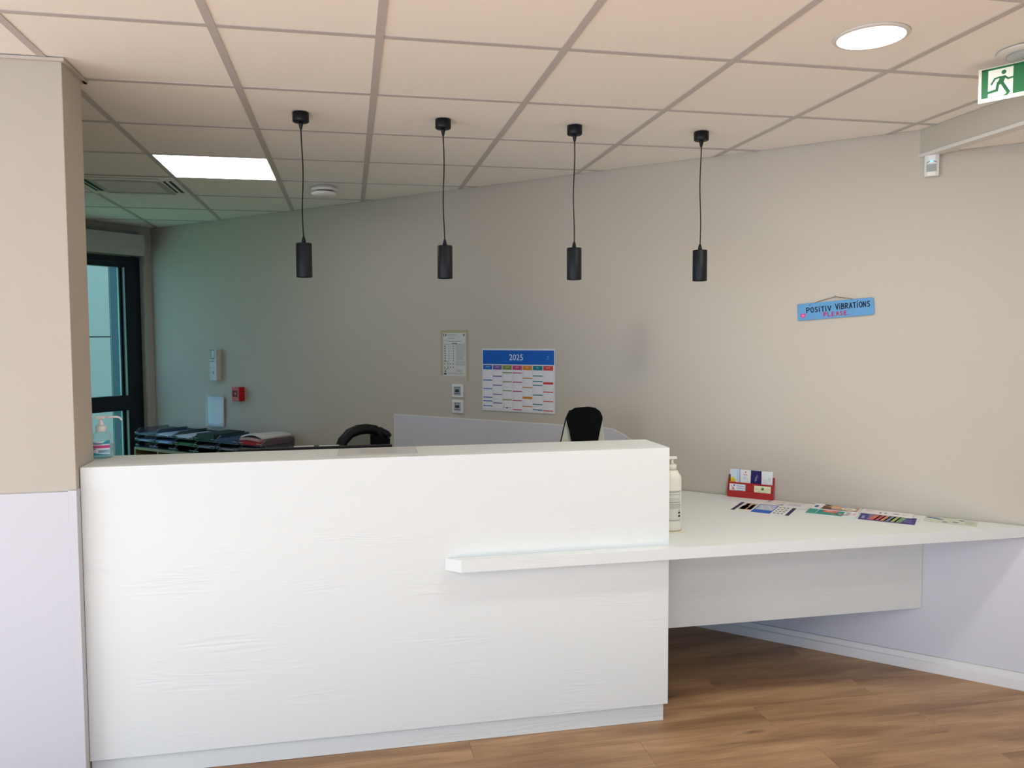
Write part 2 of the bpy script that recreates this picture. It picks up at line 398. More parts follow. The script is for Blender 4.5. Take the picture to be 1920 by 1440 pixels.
# baseboard on the back wall, two bands
bb = MB(); bb.box(-1.35, 6.4, -.026, -.0062, 0, .047); bb.box(-1.35, 6.4, -.0135, -.0062, .047, .075)
struct(bb.build('baseboard_back', BASEB, None, N*OFF, ANG, bevel=.001))
# pale panel on the lower wall: high behind the desk, curving down to the worktop
pp = [(-1.415, .076), (6.35, .076), (6.35, .685), (.53, .685), (.515, .80), (.48, .885), (.42, .95), (.339, 1.006), (.277, 1.040), (.226, 1.060), (.17, 1.065), (-1.415, 1.065)]
dp = struct(MB().prism(pp, -.006, -.0002, 'y').build('trim_3', DADO, None, N*OFF, ANG))
ed = MB(); path = pp[3:12]
for a, b in zip(path[1:-1], path[2:]):
    L_ = math.hypot(b[0]-a[0], b[1]-a[1]); nx, nz = -(b[1]-a[1])/L_, (b[0]-a[0])/L_
    if nx*0+nz*1 > 0 or True: 
        nx, nz = (nx, nz) if (nz < 0) else (-nx, -nz)
    ed.add([(a[0], -.0072, a[1]), (b[0], -.0072, b[1]), (b[0]+nx*.006, -.0072, b[1]+nz*.006), (a[0]+nx*.006, -.0072, a[1]+nz*.006),
            (a[0], -.006, a[1]), (b[0], -.006, b[1]), (b[0]+nx*.006, -.006, b[1]+nz*.006), (a[0]+nx*.006, -.006, a[1]+nz*.006)],
           [(0, 1, 2, 3), (0, 4, 5, 1), (1, 5, 6, 2), (2, 6, 7, 3), (3, 7, 4, 0)])
ed.box(-1.415, -1.409, -.0072, -.006, .08, 1.065)
ed.build('panel_edge', mat('pale_panel_edge', (226, 225, 224), .5), dp)
# pale panel and end strip on the column wall
dc = MB(); dc.box(-4.6, CX-.0243, .376, .3848, .0, 1.064); struct(dc.build('trim_4', DADO, bevel=.0008))
de = MB(); de.box(CX-.0238, CX+.003, .374, .3848, 0, 1.068); de.box(CX+.0002, CX+.003, .3849, .4148, 0, 1.068)
struct(de.build('trim_5', DADO, bevel=.0008))

# glazed door in the left office wall
GX = UL-.07
door = bpy.data.objects.new('door_1', None); COL.objects.link(door); door.location = N*OFF; door.rotation_euler = (0, 0, ANG); struct(door)
s0, s1, zt_ = .066, 1.74, 2.292
fr = MB(); fx0, fx1 = GX-.07, GX
def fbox(m, sa, sb, za, zb, xa=fx0, xb=fx1): m.box(xa, xb, -sb, -sa, za, zb)
fbox(fr, s0, .15, 0.02, zt_); fbox(fr, s1-.08, s1, .02, zt_); fbox(fr, .15, s1-.08, 2.24, zt_); fbox(fr, .15, s1-.08, .02, .09)
fr.build('door_frame', NAVY, door, bevel=.003)
sa = MB(); 
fbox(sa, .151, .203, .10, 2.235, fx0+.008, fx1+.006); fbox(sa, s1-.14, s1-.081, .10, 2.235, fx0+.008, fx1+.006)
fbox(sa, .203, s1-.14, 2.197, 2.235, fx0+.008, fx1+.006); fbox(sa, .203, s1-.14, .10, .2, fx0+.008, fx1+.006)
fbox(sa, .203, s1-.14, .98, 1.108, fx0+.008, fx1+.006)
sash = sa.build('door_leaf', NAVY, door, bevel=.003)
be = MB(); BEAD = mat('pale_glazing_bead', (150, 168, 160), .5)
for za, zb in ((.2, .98), (1.108, 2.197)):
    fbox(be, .207, .213, za, zb, fx1-.02, fx1+.003); fbox(be, .236, .241, za, zb, fx0+.01, fx0+.03)
be.build('glazing_bead', BEAD, sash)
ga = MB()
for za, zb in ((.2, .98), (1.108, 2.197)):
    fbox(ga, .2135, .235, za, zb, fx0+.01, fx1-.03)
ga.build('gasket', BLKPL, sash)
GLASS = clearmat('door_glass', (200, 230, 225), .02, .02, (218, 238, 238))
for za, zb in ((.2, .98), (1.108, 2.197)):
    p = MB(); fbox(p, .204, s1-.141, za, zb, fx0+.033, fx0+.039); p.build('glass_pane', GLASS, sash)
# lining of the opening
ln = MB(); fbox(ln, SO0+.0005, s0-.0003, 0.02, ZO-.002, UL-.27, UL+.002)
ln.build('lining', WALL, door)

# outside: lawn and the clad building facing the door
LAWN = mat('sunlit_grass', (94, 140, 60), .9, .1, noise=.3, nscale=12)
struct(MB().box(-34, -.5, .2, 34, -.16, -.13).build('ground', LAWN, None, (0, 0, 0))) if False else None
gr = MB(); gr.box(-22, UL-.3, -14, 16, -.16, -.13); g_ = gr.build('lawn', LAWN, None, N*OFF, ANG); g_['kind'] = 'structure'
CLAD = mat('teal_facade_cladding', (47, 56, 55), .55, .4, noise=.03, nscale=3)
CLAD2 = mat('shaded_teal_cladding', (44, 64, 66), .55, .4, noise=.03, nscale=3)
bc = Vector((-2.20, 7.19, 0)); la = Vector((-1, .16, 0)).normalized(); lb = Vector((.45, .89, 0)).normalized()
B = thing('neighbouring_building', 'teal panel-clad building seen through the glazed door', 'building', bc)
core = MB(); P_ = [Vector((0, 0, 0)), la*5, la*5+lb*4, lb*4]; inn = [p+(la+lb).normalized()*.04 for p in P_[:1]]
core.prism([(p.x, p.y) for p in [(la+lb)*.03, la*5+lb*.03, la*5+lb*4, lb*4+la*.03]], -.15, 6)
core.build('wall', mat('dark_joint', (40, 62, 66), .8), B)
def cladpanel(o0, dr, a, b, za, zb, m):
    dn = Vector((dr.y, -dr.x, 0)) 
    if dn.dot(Vector((.4853, -2.56, 0))-bc) < 0: dn = -dn
    q = [o0+dr*a, o0+dr*b]; th = dn*.012
    vs = [q[0]+th, q[1]+th, q[1]-th*.3, q[0]-th*.3]
    MB().prism([(v.x, v.y) for v in vs], za, zb).build('facade_panel', m, B)
ZJ = [-.15, .79, 1.615, 2.55, 3.5, 4.5, 6]
for za, zb in zip(ZJ[:-1], ZJ[1:]):
    for a in (0.012, 1.45, 2.9): cladpanel(Vector((0, 0, 0)), la, a-.016, a+1.412, za+.006, zb-.006, CLAD)
    cladpanel(Vector((0, 0, 0)), lb, .0, 3.9, za+.001, zb-.001, CLAD2)

# roller shutter box over the door
rb = thing('roller_shutter_box', 'pale grey roller shutter box above the glazed door', 'shutter box', W(UL+.001, 2.285), ANG)
prof = [(0, 0.02), (.10, 0), (.122, .06), (.118, .175), (0, .175)]
b_ = MB(); n_ = len(prof); y0, y1 = -1.85, -.137
b_.add([(p[0], y0, p[1]) for p in prof]+[(p[0], y1, p[1]) for p in prof], [tuple(range(n_)), tuple(range(2*n_-1, n_-1, -1))]+[(i, (i+1) % n_, n_+(i+1) % n_, n_+i) for i in range(n_)])
b_.build('housing', mat('grey_white_shutter_box', (196, 196, 192), .5), rb, bevel=.002)
MB().box(.0, .07, -1.85, -.16, .1752, .205).build('mounting_rail', mat('grey_rail', (140, 140, 136), .5), rb)

# ---------------------------------------------------------------- ceiling fittings
lp = thing('light_panel', 'square white glowing light panel in the office ceiling', 'ceiling light', ((XS[7]+XS[8])/2, 2.1, ZC+.0022))
MB().box(-.298+.012, .298-.012, -.287, .287, -.0015, .02).build('frame', TRIMW, lp)
MB().box(-.281, .281, -.282, .282, -.003, -.0016).build('diffuser', mat('panel_glow', (255, 253, 246), .5, emit=ENV['office_panel']), lp)
ac = thing('air_conditioning_cassette', 'white ceiling air conditioning cassette with dark louvre slots', 'air conditioner', ((XS[6]+XS[7])/2, 2.7, ZC-.001))
ACM = mat('white_cassette_plastic', (232, 232, 226), .5)
ring = MB()
for sx_, sy_ in ((0, 1), (0, -1), (1, 0), (-1, 0)):
    # outer rim, slot recess, inner bevel: per side
    if sx_ == 0:
        yo, ys0, ys1, yi = sy_*.295, sy_*.268, sy_*.212, sy_*.205
        ring.box(-.295, .295, min(yo, ys0), max(yo, ys0), -.005, .0); ring.box(-.205, .205, min(ys1, yi), max(ys1, yi), -.005, .0)
        ring.box(-.268, -.205, min(ys0, yi), max(ys0, yi), -.005, .0); ring.box(.205, .268, min(ys0, yi), max(ys0, yi), -.005, .0)
    else:
        xo, xs0, xs1, xi = sx_*.295, sx_*.268, sx_*.212, sx_*.205
        ring.box(min(xo, xs0), max(xo, xs0), -.262, .262, -.005, .0); ring.box(min(xs1, xi), max(xs1, xi), -.205, .205, -.005, .0)
ring.build('frame', ACM, ac, bevel=.003)
sl = MB(); 
for a in (0, pi/2, pi, 3*pi/2):
    t = Matrix.Rotation(a, 4, 'Z'); sl.box(-.204, .204, .2125, .2675, -.0015, -.0002, 0, t)
sl.build('slot', mat('dark_blue_slot', (28, 34, 52), .6), ac)
for a in (0, pi/2, pi, 3*pi/2):
    t = Matrix.Rotation(a, 4, 'Z') @ Matrix.Translation((0, .240, -.005)) @ Matrix.Rotation(radians(20), 4, 'X')
    MB().box(-.2, .2, -.006, .006, -.0008, .0008, 0, t).build('louvre', ACM, ac)
MB().box(-.2045, .2045, -.2045, .2045, -.010, -.001).build('grille', mat('grey_grille', (176, 176, 170), .6, noise=.08, nscale=260, bump=.5), ac, bevel=.003)
gl_ = MB()
for k in range(17): gl_.box(-.17, .17, -.17+k*.02, -.166+k*.02, -.0116, -.0101)
gl_.build('grille_rib', ACM, ac)

vt = thing('ceiling_vent', 'round white two-tier disc vent on the office ceiling', 'vent', (.352, 2.541, ZC))
MB().lathe([(.062, 0), (.062, -.012), (.079, -.014), (.081, -.02), (.078, -.026), (.05, -.028)][::-1]).build('mounting_ring', WPL, vt)
MB().lathe([(.055, -.028), (.055, -.036)][::-1]).build('neck', BLKPL, vt)
MB().lathe([(.072, -.0362), (.08, -.04), (.079, -.05), (.06, -.06), (.03, -.064), (.0, -.065)][::-1]).build('disc', WPL, vt)

def lamp_light(o, loc, power, size, shape='DISK', col=(.97, .98, .93)):
    l = bpy.data.lights.new('lamp_light', 'AREA'); l.shape = shape; l.size = size; l.energy = power; l.color = col
    q_ = bpy.data.objects.new('lamp_light', l); COL.objects.link(q_); q_.location = loc; q_.parent = o
def downlight(x, y, label, z=ZC):
    dl = thing('downlight', label, 'ceiling light', (x, y, z+.003))
    rg_ = MB(); pr_ = [(.101, -.006), (.104, -.0085), (.112, -.004), (.115, -.0005), (.101, -.0005), (.101, -.006)]
    rg_.lathe(pr_, n=48); rg_.build('trim_ring', TRIMW, dl)
    MB().lathe([(0, -.0062), (.1008, -.0062), (.1008, -.001), (0, -.001)], n=48).build('diffuser', mat('downlight_glow', (255, 252, 250), .5, emit=ENV['down']), dl)
    lamp_light(dl, (0, 0, -.0095), ENV['dpow'], .19)
downlight(2.127, -.282, 'round recessed ceiling downlight glowing white')
ENV['dpow'] = 11
for x_, y_, lb_ in ((-.2, -3.3, 'added round downlight in the rear left ceiling, out of view'), (2.1, -3.3, 'added round downlight in the rear ceiling behind the viewer, out of view'), (-2.6, -1.5, 'added round downlight in the far left lobby ceiling, out of view'), (-2.6, -3.3, 'added round downlight in the rear far left ceiling, out of view')):
    downlight(x_, y_, lb_)  # added, unseen downlights that brighten worktop and floor from above
downlight(4.6, -1.5, 'added round downlight in the lower ceiling to the right, out of view', ZL)  # added and unseen like the four before it

# exit sign
es = thing('exit_sign', 'green and white running man emergency exit sign hanging from the ceiling', 'sign', (2.72, -.27, ZC), math.atan2(-.847, .53))
MB().lathe([(0, -.012), (.05, -.012), (.085, -.006), (.09, -.0005), (0, -.0005)]).build('mounting_disc', TRIMW, es)
MB().lathe([(0, -.03), (.03, -.03), (.055, -.024), (.06, -.0122), (0, -.0122)]).build('lamp_dome', clearmat('sign_dome', (190, 195, 190), .5, .1), es)
PLX = clearmat('sign_plate', (222, 216, 206), .75, .2)
MB().box(-.142, .142, -.004, .004, -.146, -.0305).build('plate', PLX, es, bevel=.001)
GRN = (30, 104, 58)
zs = PR('v', -.0042)
zx0, zx1, zz0, zz1 = -.132, .132, -.136, -.034
zs.rect(zx0, zx1, zz0, zz1, (222, 224, 214), 1)
# pictogram square occupies the left part: coordinates from the photographed sign, 0..1 across the door square
S_ = .102
def g(px, py): return (zx0+px*S_, zz0+py*S_)
zs.rect(zx0, zx0+.20*S_, zz0+.0*S_+.004, zz1, GRN, 2)
zs.rect(zx0, zx1, zz0+.93*S_, zz1, GRN, 2)
zs.rect(g(.93, 0)[0], zx1, zz0+.004, zz1, GRN, 2)
zs.rect(zx0+.2*S_, g(.93, 0)[0], zz0+.004, zz0+.012*S_+.004, GRN, 2)
zs.disc(*g(.66, .80), .072*S_, GRN, 3)
zs.poly([g(.50, .68), g(.70, .68), g(.73, .66), g(.64, .44), g(.50, .40), g(.46, .46), g(.53, .60)], GRN, 3)
zs.stroke([g(.68, .655), g(.79, .56), g(.95, .58)], .06*S_, GRN, 3)
zs.stroke([g(.54, .655), g(.40, .63), g(.30, .47)], .06*S_, GRN, 3)
zs.stroke([g(.60, .48), g(.70, .30), g(.80, .12)], .10*S_, GRN, 3)
zs.stroke([g(.50, .48), g(.46, .24), g(.15, .20)], .085*S_, GRN, 3)
zs.poly([g(.66, .02), g(.74, .09), g(.84, .09), g(.77, .02)], GRN, 3)
ar = zx0+S_*1.35
zs.poly([(ar, zz0+.4*S_), (ar+.045, zz0+.4*S_), (ar+.045, zz0+.2*S_), (ar+.09, zz0+.5*S_), (ar+.045, zz0+.8*S_), (ar+.045, zz0+.6*S_), (ar, zz0+.6*S_)], (222, 224, 214), 3)
zs.build('pictogram', es)

# pendants
PX_ = [.302, .903, 1.497, 2.108]; ordn = ['leftmost', 'second from left', 'third from left', 'rightmost']
def pendant(i):
    x = PX_[i]
    p = thing('pendant_lamp', 'black cylinder pendant lamp, %s of the four' % ordn[i], 'pendant lamp', (x, .902, ZC), 0, 'black pendant lamps over the counter')
    MB().lathe([(0, -.039), (.031, -.039), (.034, -.036), (.034, -.0003), (0, -.0003)], n=40).build('canopy', BLACK, p)
    MB().lathe([(.004, -.0685), (.005, -.068), (.010, -.045), (.010, -.0392), (.0, -.0392)], n=16).build('cord_grip', BLACK, p)
    ph = [0, 1.1, 2.0, 3.2][i]; path = []
    for k in range(25):
        t = k/24; z = -.067-t*(.53-.067); env = sin(pi*t)
        dx = .005*env*sin(t*5.2+ph)+(.003 if i < 2 else -.002)*t
        path.append((dx, .002*env*cos(4*t+ph), z))
    MB().tube(path, .0026, 8).build('cord', BLKPL, p)
    ex = path[-1][0]
    MB().lathe([(.0, -.543), (.010, -.543), (.009, -.533), (.0045, -.516), (0, -.5155)], ex, 0, 16).build('lamp_grip', BLACK, p)
    sh = MB(); sh.lathe([(.0285, -.672), (.0285, -.687), (.0325, -.687), (.0332, -.685), (.0332, -.546), (.0315, -.5435), (0, -.5432)], ex, 0, 40)
    sh.build('lamp_shade', BLACK, p)
    MB().lathe([(0, -.668), (.028, -.668), (.028, -.66), (0, -.66)], ex, 0, 24).build('lamp_lens', mat('lens', (120, 120, 118), .3), p)
for i in range(4): pendant(i)

# sensor on the bulkhead corner
sn = thing('motion_sensor', 'white wall motion sensor with a blue light, top right near the ceiling', 'sensor', W(1.821, 2.318), ANG)
MB().prism([(-.03, 0), (.03, 0), (.03, -.028), (.015, -.036), (-.015, -.036), (-.03, -.028)], 0, .096).build('body', WPL, sn, bevel=.002)
MB().box(-.021, .020, -.0375, -.03, .020, .054).build('lens_window', mat('grey_sensor_lens', (150, 154, 154), .35), sn, bevel=.001)
v = PR('v', -.0364); v.stroke([(-.02, .060), (-.008, .067)], .0025, (40, 40, 48)); v.stroke([(.008, .067), (.02, .061)], .0025, (40, 40, 48)); v.build('chevron_mark', sn)
MB().lathe([(0, -.003), (.004, -.002), (.0052, 0), (.004, .002), (0, .003)], 0, 0, 14).build('indicator_light', mat('blue_led', (70, 190, 255), .3, emit=3.5), sn, (0, -.0375, .067))
# white trunking end where bulkhead trim meets the wall
tk = struct(MB().box(-.02, .11, -.03, -.0005, 2.4345-.012, 2.4345+.008).build('trim_6', TRIMW, None, W(1.82, 0), ANG, bevel=.001))

# ---------------------------------------------------------------- counter
CY, CR, CB, ZT = .4155, 1.7545, .682, 1.1415
cn = thing('reception_counter', 'long white wood-grain reception counter with recessed plinth', 'counter', (.65, .55, 0))
def L3(x0, x1, y0, y1, z0, z1): return (x0-.65, x1-.65, y0-.55, y1-.55, z0, z1)
MB().box(*L3(CX+.0035, CR, CY, CY+.03, .078, ZT-.0005)).build('front_panel', WHITE_WOOD, cn, bevel=.0012)
tp = MB(); tp.prism([(CX+.0035-.65, CY+.0305-.55), (CR-.65, CY+.0305-.55), (CR-.65, CB-.55), (-.62-.65, CB+.01-.55), (-.62-.65, .5845-.55), (CX+.0035-.65, .5845-.55)], ZT-.03, ZT)
tp.build('counter_top', WHITE_WOOD, cn, bevel=.001)
MB().box(*L3(CR-.03, CR, CY+.0305, CB, .078, ZT-.0305)).build('end_panel', WHITE_WOOD, cn, bevel=.001)
MB().box(*L3(-.60, CR-.0305, CB-.02, CB-.002, .078, ZT-.0305)).build('back_panel', WHITE_WOOD, cn)
MB().box(*L3(CX+.0035, 1.742, CY+.018, CY+.034, 0.001, .0775)).build('plinth', WHITE_WOOD, cn, bevel=.0008)

# worktop running through the counter to the wall
ZW = .7416; ZWB = ZW-.047; YF = .366
def wallx(y, o=.009): return (OFF-o-N.y*y)/N.x
def wallpt(uu, o=.009): q = W(uu, 0, o); return (q.x, q.y)
wt = thing('worktop', 'white angled worktop shelf running from the counter front to the slanted wall', 'worktop', (0, 0, 0))
shp = [(.838, CY-.0006), (.893, YF), (wallx(YF), YF), wallpt(.47), (1.66, .70), (CR+.0006, .70), (CR+.0006, CY-.0006)]
MB().prism(shp, ZWB, ZW).build('worktop_board', WHITE_WOOD, wt, bevel=.0012)
wt2 = MB().box(CR+.0006, wallx(.655, .009)-.002, .655, .675, .299, ZWB-.0005).build('modesty_panel', WHITE_WOOD, wt)

# hidden side: desk behind the counter
dk = thing('office_desk', 'white desk behind the reception counter', 'desk', (.5, 1.0, 0))
DKM = mat('white_desk', (214, 214, 210), .5)
MB().box(-.85, .82, -.30, .30, .70, .725).build('desk_top', DKM, dk, bevel=.002)
for sx_ in (-.82, .77): MB().box(sx_, sx_+.025, -.28, .28, .001, .6995).build('leg', DKM, dk)

# things on the counter top
sh = thing('laminated_sheet', 'faint laminated notice sheet taped flat on the counter top', 'paper', (.592, .575, ZT+.0004), radians(-1))
MB().box(-.153, .153, -.088, .09, 0, .0006).build('sheet', mat('laminate_sheet', (206, 208, 206), .35), sh)
q = PR('h', .00075); q.lines(-.07, .10, -.062, .066, 8, (188, 186, 183), 1, .3, .4)
q.rect(-.153, .153, .0885, .09, (176, 174, 170)); q.rect(-.153, -.1515, -.088, .09, (176, 174, 170)); q.rect(.1515, .153, -.088, .09, (160, 158, 155)); q.build('faint_print', sh)

def gel():
    g_ = thing('hand_gel_bottle', 'clear hand gel pump bottle with pink and blue label, by the column on the counter', 'bottle', (-.4395, .640, ZT+.0003), radians(0))
    CL = clearmat('clear_plastic', (205, 215, 215), .10, .05)
    MB().lathe([(0, .001), (.030, 0), (.037, .003), (.0415, .012), (.0435, .03), (.043, .06), (.039, .078), (.031, .092), (.02, .1), (.0165, .104), (.0165, .112), (0, .112)], n=40, sy=.8).build('bottle_body', CL, g_)
    MB().lathe([(0, .002), (.029, .0015), (.036, .004), (.0400, .013), (.042, .03), (.0418, .052), (0, .052)], n=40, sy=.79).build('gel', clearmat('clear_gel', (190, 222, 226), .10, .05, (222, 240, 242)), g_)
    MB().lathe([(0, .1005), (.018, .1005), (.0185, .102), (.0185, .122), (.017, .123), (0, .123)], n=32).build('collar', WPL, g_)
    MB().lathe([(0, .1235), (.011, .1235), (.010, .13), (.0065, .138), (.006, .1475), (0, .1475)], n=24).build('pump_stem', WPL, g_)
    ph = MB(); ph.box(-.0185, .0165, -.0085, .0085, .148, .16)
    hd = ph.build('pump_head', WPL, g_, bevel=.0025)
    path = [(.012, 0, .1545), (.04, 0, .1548), (.058, 0, .1545), (.066, 0, .152), (.071, 0, .147), (.074, 0, .141)]
    MB().tube(path, [.0045, .004, .0038, .0036, .0034, .0032], 12).build('nozzle', WPL, g_)
    # wrap label
    def lab(a0, a1, z0, z1, m, ex=.0006, zf=None):
        nb = 14; vs = []; 
        for i in range(nb+1):
            a = a0+(a1-a0)*i/nb
            for j, z in enumerate((z0, z1)):
                if zf and j == 1: z = zf(i/nb)
                rr = (.0435 if z < .06 else .0435-(z-.06)*.12)+ex
                vs.append((rr*cos(a), rr*.8*sin(a), z))
        return vs, [(2*i, 2*i+2, 2*i+3, 2*i+1) for i in range(nb)]
    A0, A1 = radians(212), radians(322)
    lm = MB(); mats = [flat((226, 232, 236)), flat((60, 156, 176)), flat((206, 84, 140)), flat((56, 60, 92)), flat((150, 196, 210)), flat((120, 126, 160))]
    for (a0, a1, z0, z1, mi, ex, zf) in ((A0, A1, .014, .066, 0, .0006, None), (A0+1.2, A1, .056, .070, 1, .0008, lambda t: .058+.012*min(1, t*1.5)), (A0, A1, .041, .051, 2, .0009, None),
            (A0+.1, A0+.75, .036, .0385, 3, .001, None), (A0, A1, .014, .020, 1, .0009, lambda t: .026-.010*t), (A0+.95, A1-.05, .022, .034, 4, .0009, None),
            (A0+1.0, A1-.3, .030, .0315, 3, .0011, None), (A0+1.0, A1-.5, .0265, .028, 3, .0011, None), (A0+.28, A0+.5, .024, .033, 5, .0011, None), (A0+.4, A0+1.25, .055, .0605, 5, .0011, None)):
        vs, fs = lab(a0, a1, z0, z1, mi, ex, zf); lm.add(vs, fs, mi, True)
    lm.build('wrap_label', mats, g_)
gel()

# soap bottle at the counter end
so = thing('soap_pump_bottle', 'tall white soap pump bottle standing on the worktop beside the counter end', 'bottle', (1.862, .640, ZW+.0016), 0)
SOAP = mat('cream_white_plastic', (228, 226, 212), .4, .5)
bd = MB(); bd.lathe([(0, 0), (.036, 0), (.041, .004), (.0425, .012), (.0425, .228), (.0415, .236), (.026, .262), (.0185, .268), (0, .268)], n=40, sx=1, sy=.8)
bd.build('bottle_body', SOAP, so)
MB().lathe([(0, .2685), (.0195, .2685), (.0195, .289), (.016, .292), (0, .292)], n=28).build('collar', SOAP, so)
MB().lathe([(0, .2925), (.0085, .2925), (.006, .301), (.005, .313), (0, .313)], n=18).build('pump_stem', SOAP, so)
MB().box(-.02, .0205, -.008, .008, .3135, .325).build('pump_head', WPL, so, bevel=.002)
MB().tube([(-.018, 0, .32), (-.04, 0, .319), (-.048, 0, .313)], [.0045, .004, .0035], 10).build('nozzle', WPL, so)
lb_ = MB(); mats = [flat((208, 207, 196)), flat((92, 92, 88)), flat((150, 149, 142)), flat((52, 54, 52))]
def cyl(a0, a1, z0, z1, mi, ex):
    nb = 10; vs = []
    for i in range(nb+1):
        a = a0+(a1-a0)*i/nb
        for z in (z0, z1): rr = .0425+ex; vs.append((rr*cos(a), rr*.8*sin(a), z))
    lb_.add(vs, [(2*i, 2*i+2, 2*i+3, 2*i+1) for i in range(nb)], mi, True)
cyl(radians(215), radians(318), .045, .182, 0, .0005)
for z, a, mi in ((.176, 308, 1), (.172, 300, 2), (.163, 308, 2), (.145, 300, 2), (.139, 300, 2), (.13, 308, 1), (.127, 306, 2), (.12, 308, 2), (.05, 310, 1)):
    cyl(radians(222), radians(a), z-.0009, z+.0009, mi, .0008)
for k in range(7): cyl(radians(240), radians(311), .101+k*.0028, .1022+k*.0028, 2, .0008)
for z0, z1 in ((.092, .094), (.078, .087), (.063, .072)): cyl(radians(292), radians(309), z0, z1, 3, .0008)
lb_.build('printed_label', mats, so)
mt = tag(MB().box(-.048, .048, -.045, .045, 0, .0012).build('card_mat', mat('cream_card', (226, 220, 196), .7), None, (1.862, .637, ZW+.0002), radians(-4)), 'small cream card under the tall soap bottle', 'card')

# ---------------------------------------------------------------- brochures on the worktop
def brochure(name, label, cx, cy, w, h, rz, th, z, base, draw, cat='brochure'):
    t = thing(name, label, cat, (cx, cy, ZW+z+.0004), rz)
    MB().box(-w/2, w/2, -h/2, h/2, 0, th).build('sheets', mat('paper_%s' % ''.join('%02x' % c for c in base), base, .5, .3), t)
    q = PR('h', th+.0001); draw(q, w, h); q.build('print', t); return t
WH = (228, 228, 226)
def d_calendar(q, w, h):
    N_ = (30, 34, 74)
    q.rect(-w*.46, -w*.40, -h*.46, h*.44, N_); q.rect(w*.40, w*.46, -h*.46, h*.44, N_)
    q.rect(-w*.37, -w*.16, -h*.30, h*.42, (196, 168, 150)); q.rect(-w*.36, -w*.26, -h*.28, h*.1, (204, 160, 60)); q.rect(-w*.24, -w*.17, -h*.25, h*.02, (196, 120, 70)); q.rect(-w*.24, -w*.18, h*.02, h*.3, (60, 60, 96)); q.rect(-w*.34, -w*.28, .1*h, .35*h, (110, 100, 110))
    q.rect(-w*.14, w*.17, -h*.46, h*.44, (30, 92, 190)); q.rect(-w*.12, w*.15, -h*.14, h*.38, (214, 222, 232), 2)
    for i in range(6):
        for j in range(3): q.rect(-w*.11+i*w*.043, -w*.08+i*w*.043, -h*.11+j*h*.16, h*.01+j*h*.16, [(190, 150, 160), (160, 180, 205), (200, 200, 205)][(i+j) % 3], 3)
    for i in range(4):
        for j in range(3): q.rect(w*(.20+j*.06), w*(.235+j*.06), -h*.36+i*h*.2, -h*.28+i*h*.2, (90, 92, 100))
A4r = ANG
brochure('timetable_leaflet', 'wide leaflet with a blue block and navy ends, before the red card holder', 2.478, .948, .297, .222, radians(-43), .0006, 0, WH, d_calendar, 'leaflet')
def d_wave(q, w, h):
    q.poly([(-w*.2, -h*.45), (w*.1, -h*.45), (w*.3, -h*.05), (w*.42, h*.3), (w*.1, 0)], (136, 132, 160)); q.stroke([(-w*.3, h*.3), (0, h*.05), (w*.3, h*.25), (w*.42, h*.42)], .003, (214, 200, 150)); q.rect(-w*.46, -w*.38, h*.0, h*.38, (170, 160, 180))
    q.stroke([(-w*.1, h*.2), (w*.2, h*.4)], .003, (90, 84, 120), 2)
brochure('cream_leaflet', 'cream leaflet with purple curve, against the wall right of the card holder', 2.641, 1.027, .20, .122, radians(-44), .0008, 0, (222, 218, 210), d_wave, 'leaflet')
def d_plain(q, w, h): q.lines(-w*.4, -w*.05, -h*.1, h*.35, 4, (130, 134, 170), 1); q.stroke([(0, -h*.3), (w*.25, h*.3), (w*.4, h*.4)], .002, (200, 180, 120)); q.lines(w*.1, w*.4, -h*.4, -h*.1, 3, (188, 188, 188), 1)
brochure('white_leaflet', 'thin white leaflet with small blue text, partly over the cream leaflet', 2.685, 0.941, .185, .11, radians(-44), .0006, .0014, (226, 226, 226), d_plain, 'leaflet')
def d_green(q, w, h):
    q.rect(-w/2, w*.22, -h/2, h/2, (52, 140, 132)); q.rect(-w*.5, -w*.30, -h*.5, h*.5, (58, 150, 140), 2); q.rect(-w*.31, -w*.295, -h*.4, h*.42, (170, 214, 206), 3)
    q.disc(-w*.06, .05*h, w*.155, (224, 106, 84), 3); q.lines(-w*.14, w*.03, -h*.1, h*.22, 3, (240, 196, 180), 4, .3)
    for i, c in enumerate([(216, 110, 90), (60, 70, 110), (200, 190, 180), (210, 100, 100), (70, 110, 120)]): q.disc(w*(.06+i*.045), -h*(.34-.06*(i % 3)), .009, c, 4); q.disc(w*(.06+i*.045), h*(.32-.06*(i % 2)), .008, c, 4)
    q.rect(w*.22, w*.5, -h/2, h/2, (226, 226, 226), 2); q.lines(w*.26, w*.36, -h*.35, h*.35, 5, (60, 76, 96), 3, .4); q.lines(w*.39, w*.46, -h*.2, h*.3, 3, (196, 90, 90), 3)
brochure('teal_booklet', 'teal booklet with an orange circle and white end panel, near the worktop middle', 2.757, 0.801, .225, .16, radians(-43.5), .0028, 0, (190, 220, 216), d_green, 'booklet')
def d_photo(q, w, h):
    q.rect(-w*.28, w*.47, -h*.46, h*.46, (176, 150, 128)); q.rect(-w*.28, -w*.08, -h*.46, h*.1, (110, 74, 54), 2); q.disc(-w*.02, h*.0, .022, (216, 178, 140), 3); q.disc(-w*.2, h*.28, .014, (40, 30, 28), 3); q.rect(-w*.1, w*.1, -h*.2, h*.35, (206, 166, 130), 2)
    q.disc(w*.27, -h*.05, .034, (232, 222, 206), 4); q.lines(w*.17, w*.36, -h*.2, h*.12, 4, (150, 140, 128), 5); q.rect(w*.06, w*.4, h*.3, h*.44, (150, 170, 200), 3)
    q.rect(-w*.47, -w*.34, -h*.4, h*.4, (228, 228, 228), 2); q.rect(-w*.45, -w*.37, -h*.3, h*.1, (84, 84, 130), 3); q.rect(-w*.3, w*.3, -h*.5, -h*.42, (30, 28, 40), 3)
